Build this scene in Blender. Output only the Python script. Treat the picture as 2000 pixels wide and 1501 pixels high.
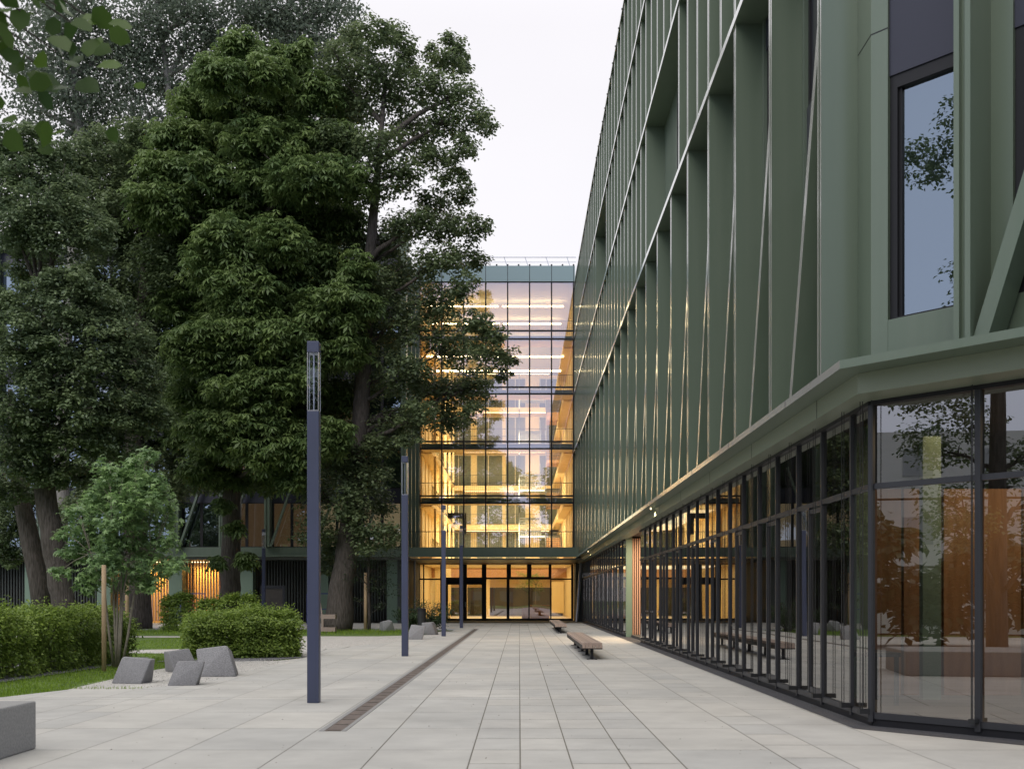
import bpy, bmesh, math, random
import numpy as np
from mathutils import Vector, Matrix
R = math.radians
random.seed(7); rng = np.random.default_rng(7)
scene = bpy.context.scene
for o in list(bpy.data.objects): bpy.data.objects.remove(o)

# ------------------------------------------------------------ camera, sky, sun
F, HX, HY, CAMZ = 2215.0, 1014.0, 1168.0, 1.6      # focal length in photo pixels, vanishing point
cam = bpy.data.cameras.new('camera'); cam_o = bpy.data.objects.new('camera', cam)
scene.collection.objects.link(cam_o); scene.camera = cam_o
cam_o.location = (0, 0, CAMZ); cam_o.rotation_euler = (R(90), 0, 0)
cam.sensor_width = 36; cam.lens = 36*F/2000
cam.shift_x = (1000-HX)/2000; cam.shift_y = (HY-750.5)/2000
cam.clip_start = .1; cam.clip_end = 3000
cam.dof.use_dof = True; cam.dof.focus_distance = 30; cam.dof.aperture_fstop = 5.6

SUN_EL, SUN_AZ = R(38), R(205)
world = bpy.data.worlds.new('World'); scene.world = world; world.use_nodes = True
nt = world.node_tree; nt.nodes.clear()
def wn(t, **k):
    n = nt.nodes.new(t)
    for a, b in k.items(): setattr(n, a, b)
    return n
sky = wn('ShaderNodeTexSky', sky_type='NISHITA', sun_disc=False)
sky.sun_elevation = SUN_EL; sky.sun_rotation = SUN_AZ; sky.dust_density = 3; sky.air_density = 1
geo = wn('ShaderNodeTexCoord'); sep = wn('ShaderNodeSeparateXYZ')
nt.links.new(geo.outputs['Generated'], sep.inputs[0])
mr = wn('ShaderNodeMapRange'); mr.inputs[1].default_value = -.75; mr.inputs[2].default_value = .6
nt.links.new(sep.outputs['Y'], mr.inputs[0])
ramp = wn('ShaderNodeValToRGB')
ramp.color_ramp.elements[0].color = (.82, .90, 1.16, 1); ramp.color_ramp.elements[1].color = (.945, .915, .94, 1)
nt.links.new(mr.outputs[0], ramp.inputs[0])
# brighter towards the zenith (overcast)
mz = wn('ShaderNodeMapRange'); mz.inputs[1].default_value = .45; mz.inputs[2].default_value = 1.0
mz.inputs[3].default_value = 1.0; mz.inputs[4].default_value = 1.75
nt.links.new(sep.outputs['Z'], mz.inputs[0])
mul = wn('ShaderNodeVectorMath', operation='SCALE')
zt = wn('ShaderNodeMix', data_type='RGBA'); zt.inputs[7].default_value = (1.0,.95,.88,1)
zr = wn('ShaderNodeMapRange'); zr.inputs[1].default_value = .5; zr.inputs[2].default_value = .95
nt.links.new(sep.outputs['Z'], zr.inputs[0]); nt.links.new(zr.outputs[0], zt.inputs[0]); nt.links.new(ramp.outputs[0], zt.inputs[6])
cn = wn('ShaderNodeTexNoise'); cn.inputs['Scale'].default_value = 1.6; cn.inputs['Detail'].default_value = 4
cm = wn('ShaderNodeMapping'); cm.inputs['Scale'].default_value = (1,1,2.5); nt.links.new(geo.outputs['Generated'], cm.inputs[0]); nt.links.new(cm.outputs[0], cn.inputs[0])
cr_ = wn('ShaderNodeMapRange'); cr_.inputs[1].default_value = .3; cr_.inputs[2].default_value = .7; cr_.inputs[3].default_value = .95; cr_.inputs[4].default_value = 1.03
nt.links.new(cn.outputs[0], cr_.inputs[0])
cv = wn('ShaderNodeVectorMath', operation='SCALE'); nt.links.new(zt.outputs[2], cv.inputs[0]); nt.links.new(cr_.outputs[0], cv.inputs['Scale'])
nt.links.new(cv.outputs[0], mul.inputs[0]); nt.links.new(mz.outputs[0], mul.inputs['Scale'])
bg1 = wn('ShaderNodeBackground'); bg1.inputs[1].default_value = 1.0
bg2 = wn('ShaderNodeBackground'); bg2.inputs[1].default_value = .015
add = wn('ShaderNodeAddShader'); out = wn('ShaderNodeOutputWorld')
nt.links.new(mul.outputs[0], bg1.inputs[0]); nt.links.new(sky.outputs[0], bg2.inputs[0])
nt.links.new(bg1.outputs[0], add.inputs[0]); nt.links.new(bg2.outputs[0], add.inputs[1])
nt.links.new(add.outputs[0], out.inputs[0])
sl = bpy.data.lights.new('sun', 'SUN'); sl.energy = 1.25; sl.angle = R(35); sl.color = (1, .93, .82)
so = bpy.data.objects.new('sun', sl); scene.collection.objects.link(so)
sd = Vector((math.sin(SUN_AZ)*math.cos(SUN_EL), math.cos(SUN_AZ)*math.cos(SUN_EL), math.sin(SUN_EL)))
so.rotation_euler = sd.to_track_quat('Z', 'Y').to_euler(); so.location = (0, 0, 60)
vs = scene.view_settings
vs.view_transform = 'Standard'; vs.look = 'None'; vs.exposure = 0; vs.gamma = 1
try:
    scene.cycles.max_bounces = 8; scene.cycles.transparent_max_bounces = 16
    scene.cycles.diffuse_bounces = 5; scene.cycles.glossy_bounces = 4
    scene.cycles.caustics_reflective = False; scene.cycles.caustics_refractive = False
    scene.cycles.sample_clamp_indirect = 4
except Exception: pass

def P(px, py, d): return Vector(((px-HX)/F*d, d, CAMZ+(HY-py)/F*d))
def G(px, py):
    d = CAMZ*F/(py-HY); return Vector(((px-HX)/F*d, d, 0))

# ------------------------------------------------------------ materials
class NB:
    def __init__(s, name):
        s.m = bpy.data.materials.new(name); s.m.use_nodes = True
        s.t = s.m.node_tree; s.t.nodes.clear(); s.out = s.n('ShaderNodeOutputMaterial')
    def n(s, t, **k):
        x = s.t.nodes.new(t)
        for a, b in k.items(): setattr(x, a, b)
        return x
    def l(s, a, b): s.t.links.new(a, b)
def mat(name, c1, rough=.5, metal=0, c2=None, scale=(1,1,1), ns=5.0, detail=4, bump=0, bscale=None, spec=.5, emit=None, estr=0, attr=None, rvar=0, ior=1.5, stain=False, transl=None, lo=.3, hi=.7, bdist=.01):
    b = NB(name); p = b.n('ShaderNodeBsdfPrincipled')
    p.inputs['Roughness'].default_value = rough; p.inputs['Metallic'].default_value = metal
    p.inputs['Specular IOR Level'].default_value = spec
    p.inputs['IOR'].default_value = ior
    col = None
    tc = b.n('ShaderNodeTexCoord'); mp = b.n('ShaderNodeMapping'); mp.inputs['Scale'].default_value = scale
    b.l(tc.outputs['Object'], mp.inputs[0])
    nz = b.n('ShaderNodeTexNoise'); nz.inputs['Scale'].default_value = ns; nz.inputs['Detail'].default_value = detail
    b.l(mp.outputs[0], nz.inputs[0])
    p.inputs['Base Color'].default_value = (*c1, 1)
    if c2:
        mr = b.n('ShaderNodeMapRange'); mr.inputs[1].default_value = lo; mr.inputs[2].default_value = hi
        b.l(nz.outputs[0], mr.inputs[0])
        mx = b.n('ShaderNodeMix', data_type='RGBA'); mx.inputs[6].default_value = (*c1, 1); mx.inputs[7].default_value = (*c2, 1)
        b.l(mr.outputs[0], mx.inputs[0]); col = mx.outputs[2]
    if attr:   # per-piece random tint stored on the faces
        at = b.n('ShaderNodeAttribute', attribute_name='tint')
        mx = b.n('ShaderNodeMix', data_type='RGBA', blend_type='MULTIPLY'); mx.inputs[0].default_value = 1
        if col: b.l(col, mx.inputs[6])
        else: mx.inputs[6].default_value = (*c1, 1)
        rp = b.n('ShaderNodeMix', data_type='RGBA'); rp.inputs[6].default_value = (*attr[0], 1); rp.inputs[7].default_value = (*attr[1], 1)
        b.l(at.outputs['Fac'], rp.inputs[0]); b.l(rp.outputs[2], mx.inputs[7]); col = mx.outputs[2]
    if stain:   # worn patches and faint drips of the stone itself
        n3 = b.n('ShaderNodeTexNoise'); n3.inputs['Scale'].default_value = .45; n3.inputs['Detail'].default_value = 10; n3.inputs['Roughness'].default_value = .7
        b.l(mp.outputs[0], n3.inputs[0]); m3 = b.n('ShaderNodeMapRange'); m3.inputs[1].default_value = .35; m3.inputs[2].default_value = .68; m3.inputs[3].default_value = 1.05; m3.inputs[4].default_value = .84
        b.l(n3.outputs[0], m3.inputs[0]); v3 = b.n('ShaderNodeVectorMath', operation='SCALE'); b.l(col, v3.inputs[0]); b.l(m3.outputs[0], v3.inputs['Scale']); col = v3.outputs[0]
    if col: b.l(col, p.inputs['Base Color'])
    if rvar:
        m2 = b.n('ShaderNodeMapRange'); m2.inputs[3].default_value = rough-rvar; m2.inputs[4].default_value = rough+rvar
        b.l(nz.outputs[0], m2.inputs[0]); b.l(m2.outputs[0], p.inputs['Roughness'])
    if bump:
        n2 = nz
        if bscale:
            n2 = b.n('ShaderNodeTexNoise'); n2.inputs['Scale'].default_value = bscale; n2.inputs['Detail'].default_value = 5
            b.l(mp.outputs[0], n2.inputs[0])
        bp = b.n('ShaderNodeBump'); bp.inputs['Strength'].default_value = bump; bp.inputs['Distance'].default_value = bdist
        b.l(n2.outputs[0], bp.inputs['Height']); b.l(bp.outputs[0], p.inputs['Normal'])
    if emit:
        p.inputs['Emission Color'].default_value = (*emit, 1); p.inputs['Emission Strength'].default_value = estr
    sh = p.outputs[0]
    if transl:
        tr = b.n('ShaderNodeBsdfTranslucent'); ms = b.n('ShaderNodeMixShader'); ms.inputs[0].default_value = transl
        if col: b.l(col, tr.inputs[0])
        b.l(sh, ms.inputs[1]); b.l(tr.outputs[0], ms.inputs[2]); sh = ms.outputs[0]
    b.l(sh, b.out.inputs[0]); return b.m
def emis(name, c, s):
    b = NB(name); e = b.n('ShaderNodeEmission'); e.inputs[0].default_value = (*c, 1); e.inputs[1].default_value = s
    b.l(e.outputs[0], b.out.inputs[0]); return b.m
def glass(name, r0, tint, bump=.02, bs=.8, gcol=(1,1,1)):
    b = NB(name)
    g = b.n('ShaderNodeNewGeometry'); dt = b.n('ShaderNodeVectorMath', operation='DOT_PRODUCT')
    b.l(g.outputs['Incoming'], dt.inputs[0]); b.l(g.outputs['Normal'], dt.inputs[1])
    ab = b.n('ShaderNodeMath', operation='ABSOLUTE'); b.l(dt.outputs['Value'], ab.inputs[0])
    om = b.n('ShaderNodeMath', operation='SUBTRACT'); om.inputs[0].default_value = 1; b.l(ab.outputs[0], om.inputs[1])
    pw = b.n('ShaderNodeMath', operation='POWER'); pw.inputs[1].default_value = 5; b.l(om.outputs[0], pw.inputs[0])
    ma = b.n('ShaderNodeMath', operation='MULTIPLY_ADD'); ma.inputs[1].default_value = 1-r0; ma.inputs[2].default_value = r0
    b.l(pw.outputs[0], ma.inputs[0])
    tr = b.n('ShaderNodeBsdfTransparent'); tr.inputs[0].default_value = (*tint, 1)
    gl = b.n('ShaderNodeBsdfGlossy'); gl.inputs['Roughness'].default_value = 0; gl.inputs[0].default_value = (*gcol, 1)
    tc = b.n('ShaderNodeTexCoord'); nz = b.n('ShaderNodeTexNoise'); nz.inputs['Scale'].default_value = bs; nz.inputs['Detail'].default_value = 0
    b.l(tc.outputs['Object'], nz.inputs[0])
    bp = b.n('ShaderNodeBump'); bp.inputs['Strength'].default_value = bump; bp.inputs['Distance'].default_value = .1
    b.l(nz.outputs[0], bp.inputs['Height'])
    if bump: b.l(bp.outputs[0], gl.inputs['Normal'])
    ms = b.n('ShaderNodeMixShader'); b.l(ma.outputs[0], ms.inputs[0]); b.l(tr.outputs[0], ms.inputs[1]); b.l(gl.outputs[0], ms.inputs[2])
    b.l(ms.outputs[0], b.out.inputs[0]); return b.m

M = {}
M['green'] = mat('green_metal', (.112,.152,.112), .3, .1, c2=(.13,.168,.128), ns=1.6, detail=5, scale=(2.5,2.5,.12), ior=1.6, lo=.3, hi=.75, rvar=.03)
M['edge'] = mat('green_metal_sky_sheen', (.8,.8,.78), .15, .6, ior=2.2)  # grazing sky reflection on the green metal, painted as a near-white colour
M['green_dark'] = mat('green_recess_panel', (.1,.135,.105), .42, .1, c2=(.11,.145,.115), ns=.4, detail=1, lo=.1, hi=.9)
M['frame'] = mat('dark_frame', (.014,.0145,.018), .5, 0, spec=.3)
M['frame_grey'] = mat('grey_mullion', (.035,.037,.044), .4, .2)
M['navy'] = mat('navy_panel', (.03,.032,.05), .35, .2)
M['lampmetal'] = mat('lamp_post_metal', (.07,.083,.15), .4, .3, c2=(.06,.07,.115), ns=2, scale=(1,1,.3))
M['pave'] = mat('paving_slab', (.47,.465,.45), .75, 0, c2=(.53,.525,.505), ns=1.7, detail=9, bump=.25, bscale=90, attr=((.93,.935,.93),(1.06,1.045,1.01)), bdist=.003, stain=True)
M['joint'] = mat('joint_sand', (.25,.235,.2), .95, 0, c2=(.15,.14,.12), ns=60, bump=.6)
M['asphalt'] = mat('far_pavement', (.36,.37,.4), .9, 0, c2=(.42,.43,.46), ns=3)
M['soil'] = mat('lawn_soil', (.14,.22,.03), .95, 0, c2=(.035,.07,.015), ns=3, detail=8, bump=.6)
M['gravel'] = mat('white_gravel', (.6,.585,.555), .9, 0, c2=(.4,.385,.36), ns=48, detail=4, bump=1, bscale=60, bdist=.02, lo=.42, hi=.6)
M['gravel_dark'] = mat('dark_gravel', (.09,.09,.1), .9, 0, c2=(.24,.24,.26), ns=45, bump=1, bscale=50, bdist=.02, lo=.4, hi=.62)
M['gravel_black'] = mat('edge_mat', (.035,.036,.042), .9, 0, c2=(.09,.09,.1), ns=70, bump=1, bscale=70, bdist=.01)
M['rust'] = mat('drain_rust', (.19,.155,.135), .8, .1, c2=(.12,.1,.09), ns=6, scale=(1,.3,1), detail=6)
M['slot'] = mat('drain_slot', (.03,.027,.025), .9)
M['granite'] = mat('terrazzo_granite', (.19,.19,.2), .8, 0, c2=(.3,.3,.31), ns=70, detail=3, bump=.4, bscale=120, lo=.4, hi=.62, bdist=.004)
M['concrete'] = mat('cast_concrete', (.24,.24,.24), .7, 0, c2=(.33,.33,.325), ns=45, detail=7, bump=.3, bscale=80, bdist=.003)
M['benchwood'] = mat('bench_wood', (.3,.235,.2), .65, 0, c2=(.38,.3,.26), ns=6, scale=(8,.6,8), attr=((.85,.85,.85),(1.1,1.06,1.02)))
M['steel'] = mat('galvanised_steel', (.45,.46,.5), .35, .8, c2=(.38,.39,.43), ns=4)
M['bark'] = mat('tree_bark', (.05,.042,.036), .95, 0, c2=(.11,.095,.085), ns=7, scale=(2.4,2.4,.35), detail=8, bump=1, bdist=.06, lo=.35, hi=.65)
M['barkpale'] = mat('poplar_bark', (.16,.15,.14), .95, 0, c2=(.26,.25,.24), ns=5, scale=(2,2,.4), bump=.8, bdist=.04)
M['stem'] = mat('young_stem_bark', (.15,.135,.1), .9, 0, c2=(.22,.2,.16), ns=12, bump=.5)
M['stake'] = mat('peeled_stake', (.42,.3,.18), .8, 0, c2=(.52,.38,.24), ns=5, scale=(5,5,.5), bump=.4)
def leafmat(n, c, v0, v1, rough=.45, tr=.38):
    return mat(n, c, rough, 0, attr=(v0, v1), transl=tr, spec=.35)
M['chestnut'] = leafmat('chestnut_leaf', (.13,.2,.072), (.65,.72,.75), (1.5,1.35,1.2))
M['linden'] = leafmat('linden_leaf', (.13,.178,.092), (.65,.7,.75), (1.5,1.4,1.2))
M['lindenfront'] = leafmat('front_linden_leaf', (.135,.188,.105), (.6,.65,.7), (1.6,1.5,1.25), .38)
M['poplar'] = leafmat('poplar_leaf', (.13,.165,.12), (.75,.75,.78), (1.3,1.27,1.27), .75)
M['maple'] = leafmat('young_maple_leaf', (.21,.33,.14), (.6,.65,.75), (1.35,1.3,1.1), .4)
M['hedge'] = leafmat('hedge_leaf', (.2,.3,.07), (.55,.6,.6), (1.6,1.45,1.1), .45)
M['shrub'] = leafmat('shrub_leaf', (.05,.085,.04), (.6,.6,.65), (1.4,1.35,1.2), .45)
M['grass'] = leafmat('grass_blade', (.21,.33,.035), (.6,.65,.6), (1.3,1.25,1.0), .5)
M['fore'] = leafmat('near_linden_leaf', (.06,.11,.02), (.55,.65,.9), (1.35,1.35,1.0), .4, .4)
M['wood'] = mat('spruce_panel', (.8,.65,.38), .55, 0, c2=(.74,.56,.29), ns=2, scale=(6,6,.5), detail=5)
M['woodbeam'] = mat('spruce_beam', (.78,.6,.34), .55, 0, c2=(.7,.5,.26), ns=3, scale=(.5,.5,7))
M['wooddesk'] = mat('reception_wood', (.5,.27,.13), .5, 0, c2=(.42,.21,.1), ns=3, scale=(.6,.6,8))
M['pinewall'] = mat('wall_wood', (.34,.185,.09), .55, 0, c2=(.25,.13,.06), ns=3, scale=(4,4,.5))
M['cream'] = mat('pale_interior', (.62,.56,.42), .7)
M['floorpale'] = mat('pale_floor', (.75,.66,.45), .5)
M['ceil'] = mat('interior_ceiling', (.45,.42,.36), .8)
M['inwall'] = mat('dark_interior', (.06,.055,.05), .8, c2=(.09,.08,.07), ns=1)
M['darkslat'] = mat('dark_slats', (.055,.065,.06), .6, .1)
M['slatwood'] = mat('entrance_slats', (.55,.34,.24), .6, 0, c2=(.48,.28,.19), ns=3, scale=(8,8,.4))
M['greenpil'] = mat('pilaster_green', (.16,.235,.18), .5, .1)
M['soffit'] = mat('soffit_panel', (.12,.13,.115), .45, .2)
M['backpane'] = mat('inner_window_glass', (.07,.09,.075), .3, 0, c2=(.16,.15,.09), ns=.5, spec=.3)
M['warmpane'] = mat('lit_room', (.3,.19,.1), .6, 0, emit=(1,.6,.28), estr=.22)
M['brightpane'] = mat('bright_room', (.4,.3,.2), .6, 0, emit=(1,.75,.4), estr=.75)
M['glass_atr'] = glass('atrium_glass', .33, (.9,.92,.9), .03, .5, (.95,.9,1.0))
M['glass_gf'] = glass('shopfront_glass', .25, (.5,.5,.5), .03, .35)
M['glass_win'] = glass('window_glass', .3, (.25,.26,.28), .02, .4, (.72,.86,1))
M['glass_lamp'] = glass('lamp_glass', .05, (.86,.9,.95), 0)
M['tube'] = emis('light_tube', (1,.78,.42), 16)
M['panel'] = emis('ceiling_light_panel', (1,.7,.36), 5)
M['spot'] = emis('spot_lens', (1,.75,.42), 4)
M['soft_pane'] = mat('blind_window', (.38,.4,.43), .5)
M['stairmetal'] = mat('stair_metal', (.2,.2,.19), .5, .4)
M['fascia'] = mat('bounce_lit_fascia', (.2,.235,.17), .42, .1)  # same green metal, colour lightened for light bounced up from the paving
M['blindglass'] = mat('dark_recessed_glass', (.018,.02,.03), .3, 0, spec=.4)
M['white'] = mat('white_render', (.7,.71,.72), .6)
M['redpaint'] = mat('dark_pane', (.12,.13,.15), .3)
M['fencewood'] = mat('larch_boards', (.22,.165,.14), .8, 0, c2=(.13,.095,.08), ns=1.2, scale=(6,6,.05), lo=.42, hi=.58)
M['carwhite'] = mat('car_paint_white', (.6,.61,.63), .25)
M['carblue'] = mat('car_paint_dark', (.04,.05,.09), .25)
M['rubber'] = mat('tyre_rubber', (.02,.02,.02), .9)
M['bluemetal'] = mat('blue_steel', (.04,.05,.22), .5)
M['terracotta'] = mat('planter_terracotta', (.4,.16,.08), .8)
M['black'] = mat('black_steel', (.015,.016,.018), .5)

# ------------------------------------------------------------ mesh helpers
col = scene.collection
class MB:
    def __init__(s, edge=False): s.v = []; s.f = []; s.edge = edge
    def box(s, x0, x1, y0, y1, z0, z1):
        b = len(s.v)
        s.v += [(x0,y0,z0),(x1,y0,z0),(x1,y1,z0),(x0,y1,z0),(x0,y0,z1),(x1,y0,z1),(x1,y1,z1),(x0,y1,z1)]
        s.f += [(b,b+3,b+2,b+1),(b+4,b+5,b+6,b+7),(b,b+1,b+5,b+4),(b+1,b+2,b+6,b+5),(b+2,b+3,b+7,b+6),(b+3,b,b+4,b+7)]
        return s
    def prism(s, pts, z0, z1):          # pts counter-clockwise from above
        b = len(s.v); n = len(pts)
        s.v += [(x,y,z0) for x,y in pts]+[(x,y,z1) for x,y in pts]
        s.f.append(tuple(b+n-1-i for i in range(n))); s.f.append(tuple(b+n+i for i in range(n)))
        for i in range(n):
            j = (i+1) % n; s.f.append((b+i,b+j,b+n+j,b+n+i))
        return s
    def obox(s, o, ax, ay, x0, x1, y0, y1, z0, z1):   # box in a rotated plan frame
        q = [(o[0]+ax[0]*x+ay[0]*y, o[1]+ax[1]*x+ay[1]*y) for x,y in ((x0,y0),(x1,y0),(x1,y1),(x0,y1))]
        a = sum(q[i][0]*q[(i+1)%4][1]-q[(i+1)%4][0]*q[i][1] for i in range(4))
        if a < 0: q = q[::-1]
        return s.prism(q, z0, z1)
    def bar(s, a, b_, w, h=None, up=Vector((0,0,1))):
        a = Vector(a); b_ = Vector(b_); h = h or w
        d = (b_-a).normalized(); x = d.cross(up)
        if x.length < 1e-4: x = Vector((1,0,0))
        x.normalize(); y = x.cross(d)
        b = len(s.v)
        for p in (a, b_):
            for sx, sy in ((-1,-1),(1,-1),(1,1),(-1,1)):
                s.v.append(tuple(p+x*sx*w/2+y*sy*h/2))
        s.f += [(b+3,b+2,b+1,b),(b+4,b+5,b+6,b+7)]
        for i in range(4):
            j = (i+1) % 4; s.f.append((b+i,b+j,b+4+j,b+4+i))
        return s
    def tube(s, pts, rad, n=8, cap=True):
        b0 = len(s.v); pts = [Vector(p) for p in pts]
        for i, p in enumerate(pts):
            d = (pts[min(i+1,len(pts)-1)]-pts[max(i-1,0)]).normalized()
            x = d.cross(Vector((0,1,0)))
            if x.length < .1: x = d.cross(Vector((1,0,0)))
            x.normalize(); y = d.cross(x)
            r = rad[i] if hasattr(rad, '__len__') else rad
            for k in range(n):
                a = 2*math.pi*k/n; s.v.append(tuple(p+x*r*math.cos(a)+y*r*math.sin(a)))
        for i in range(len(pts)-1):
            for k in range(n):
                a = b0+i*n+k; c = b0+i*n+(k+1)%n; s.f.append((a,c,c+n,a+n))
        if cap:
            s.f.append(tuple(b0+n-1-k for k in range(n))); e = b0+(len(pts)-1)*n; s.f.append(tuple(e+k for k in range(n)))
        return s
    def quad(s, a, b_, c, d):
        b = len(s.v); s.v += [tuple(a),tuple(b_),tuple(c),tuple(d)]; s.f.append((b,b+1,b+2,b+3)); return s
    def mesh(s, name, m, tint=None, smooth=False):
        me = bpy.data.meshes.new(name); me.from_pydata(s.v, [], s.f); me.materials.append(m)
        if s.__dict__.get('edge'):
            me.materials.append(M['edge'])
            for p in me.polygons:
                if p.normal.x < -.9: p.material_index = 1  # left-facing faces take the painted sky sheen
        if tint is not None:
            at = me.attributes.new('tint', 'FLOAT', 'FACE'); at.data.foreach_set('value', tint)
        if smooth: me.polygons.foreach_set('use_smooth', [True]*len(me.polygons))
        me.update(); return me
    def build(s, name, m, parent=None, tint=None, smooth=False, bevel=0):
        o = bpy.data.objects.new(name, s.mesh(name, m, tint, smooth)); col.objects.link(o)
        if parent is not None: attach(o, parent)
        if bevel:
            bv = o.modifiers.new('bevel', 'BEVEL'); bv.width = bevel; bv.segments = 2; bv.limit_method = 'ANGLE'
        return o
def wloc(o):
    v = Vector(o.location); p = o.parent
    while p: v += Vector(p.location); p = p.parent
    return v
def attach(o, parent, local=False):
    o.parent = parent
    if not local: o.location = -wloc(parent)     # geometry given in world coordinates
LOCAL = [False]
def thing(name, label, cat, loc=(0,0,0), rz=0, group=None):
    o = bpy.data.objects.new(name, None); col.objects.link(o); o.location = loc; o.rotation_euler = (0,0,rz)
    o.empty_display_size = .2
    o['label'] = label; o['category'] = cat
    if group: o['group'] = group
    return o
def tag(o, label, cat, group=None):
    o['label'] = label; o['category'] = cat
    if group: o['group'] = group
    return o
def lpart(mb, name, m, parent, **k):             # part in its parent's local coordinates
    o = mb.build(name, m, None, **k); o.parent = parent; return o
def struct(mb, name, m, **k):
    o = mb.build(name, m, None, **k); o['kind'] = 'structure'; return o
def copy_tree(o, parent=None):
    c = o.copy(); col.objects.link(c)
    if parent: c.parent = parent
    for ch in [x for x in bpy.data.objects if x.parent == o]: copy_tree(ch, c)
    return c

# ------------------------------------------------------------ ground
PE = [(-30,17.9), (-8.4,18.4), (-7.9,20.0), (-6.75,20.02), (-6.05,22.0), (-5.95,26.2), (-5.8,31.4), (-6.1,35.8), (-3.35,47.5), (-3.3,58), (-3.3,60)]  # paving's left edge
def edge_x(y):
    if y < 18.4: return -30
    for (x0,y0),(x1,y1) in zip(PE[1:], PE[2:]):
        if y0 <= y <= y1: return x0+(x1-x0)*(y-y0)/(y1-y0)
    return -8.4 if y < 18.4 else -3.3
FD = Vector((1,-1.16)).normalized(); FN = Vector((FD.y, -FD.x))     # facet direction and its outward normal
struct(MB().box(-400,400,-300,700,-.5,-.02), 'ground', M['soil'])
base = MB(); ys = [y for y in np.arange(-14,60.1,.5)]
ys = sorted(set([round(float(y),2) for y in ys]+[18.4,20.0]))
for y0, y1 in zip(ys, ys[1:]): base.quad((edge_x(y0+.001),y0,-.004),(9,y0,-.004),(9,y1,-.004),(edge_x(y1-.001),y1,-.004))
base.quad((-60,60,-.004),(9,60,-.004),(9,84,-.004),(-60,84,-.004))
struct(base, 'paving_bed', M['joint'])
bands = [-30+i*1.09 for i in range(20)]+[-8.92,-7.83,-6.73,-6.17,-5.67,-4.62,-3.54,-2.46,-1.49,-.49,.01,.51,1.05,1.58,2.65,3.2,4.1,6.2,9]
pv = MB(); tint = []
def slab(x0, x1, y0, y1, g, h):
    if y0 < 18.4 < y1-.01:
        slab(x0, x1, y0, 18.4, g, h); slab(x0, x1, 18.4, y1, g, h); return
    e0, e1 = (edge_x(y0+.01), edge_x(y1-.025)) if y0 < 60 else (-60, -60)
    xa, xb = max(x0+g, e0), max(x0+g, e1); x1 -= g
    if min(x1-xa, x1-xb) < .03:
        if max(x1-xa, x1-xb) < .1: return
        xa, xb = min(xa, x1-.01), min(xb, x1-.01)
    cj = .0095 if (x1-x0) < .7 else .007
    pv.quad((xa,y0+cj,0),(x1,y0+cj,0),(x1,y1-cj,0),(xb,y1-cj,0)); tint.append(random.random())
for x0, x1 in zip(bands, bands[1:]):
    w = x1-x0; L = 1.0 if w < .7 else 2.0
    off = 0 if -2.6 < x0 < 2.6 else 0 if x0 < 0 else random.choice([0,0,.4,1.0])
    g = .0075 if -1.6 < x0 < 2.7 else .006
    if x0 < -3 or x0 > 2.6: g = .004
    y = -12+off
    while y < 73:
        if -.5 <= x0 < 1.0 and 34 <= y < 47 and L == 1.0:
            pass
        y1 = y+L
        if w < .7 and random.random() < .12 and L == 1.0: y1 = y+2
        gg = g
        if x0 >= 4.0:
            pass
        slab(x0, x1, y, y1, gg, 0); y = y1
struct(pv, 'paving', M['pave'], tint=tint)
# edge strip of dark gravel mat along the glazing
cx, cy = 4.44, 14.25
es = MB()
ex0 = 4.12
p0 = Vector((ex0, 82)); p1 = Vector((ex0, cy-.18)); 
p2 = Vector((ex0,cy-.18))+FD*9
es.quad((ex0,cy-.30,.004),(cx+.3,cy+.2,.004),(cx+.3,82,.004),(ex0,82,.004))
q = Vector((cx+.3,cy+.2)); q2 = q+FD*9; pc = Vector((ex0,cy-.30)); pd = pc+FD*9
es.quad((pc.x,pc.y,.004),(pd.x,pd.y,.004),(q2.x,q2.y,.004),(q.x,q.y,.004))
struct(es, 'gravel_edging', M['gravel_black'])
# white gravel round the stones and beside the far lamps, dark gravel at hedges
def poly(name, pts, z, m):
    b = MB(); b.v = [(x,y,z) for x,y in pts]; b.f = [tuple(range(len(pts)))]; return struct(b, name, m)
poly('gravel_bed', [(-7.95,20.0),(-6.7,19.95),(-6.0,22.0),(-5.9,26.2),(-5.8,30.6),(-6.2,29.3),(-8.0,28.6),(-8.2,25)], -.001, M['gravel'])
poly('gravel_bed', [(-5.87,31.4),(-6.1,35.8),(-3.35,47.5),(-3.3,56),(-6,56),(-8.5,52),(-10,45),(-9.5,38),(-8,33.6)], -.001, M['gravel'])
poly('gravel_bed', [(-12.5,20),(-10.0,20),(-9.7,28),(-10.1,31),(-12.5,31)], -.006, M['gravel_dark'])
poly('gravel_bed', [(-9.2,28.8),(-7,28.3),(-5.75,31.2),(-6,34.5),(-9.4,32.6)], -.002, M['gravel_dark'])
poly('gravel_path', [(-12.6,33.5),(-8.9,33.0),(-8.9,36.8),(-12.2,35.4)], -.007, M['gravel'])
poly('gravel_path', [(-26,47.5),(-9,46.5),(-9,48),(-26,49.3)], -.007, M['gravel'])
poly('lawn_strip', [(-40,49.5),(-6,48),(-3.9,50),(-3.8,57.5),(-40,58.5)], .0, M['soil'])
poly('footpath', [(-60,58.6),(-3.2,57.6),(-3.2,60),(-60,60.2)], -.009, M['asphalt'])
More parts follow.
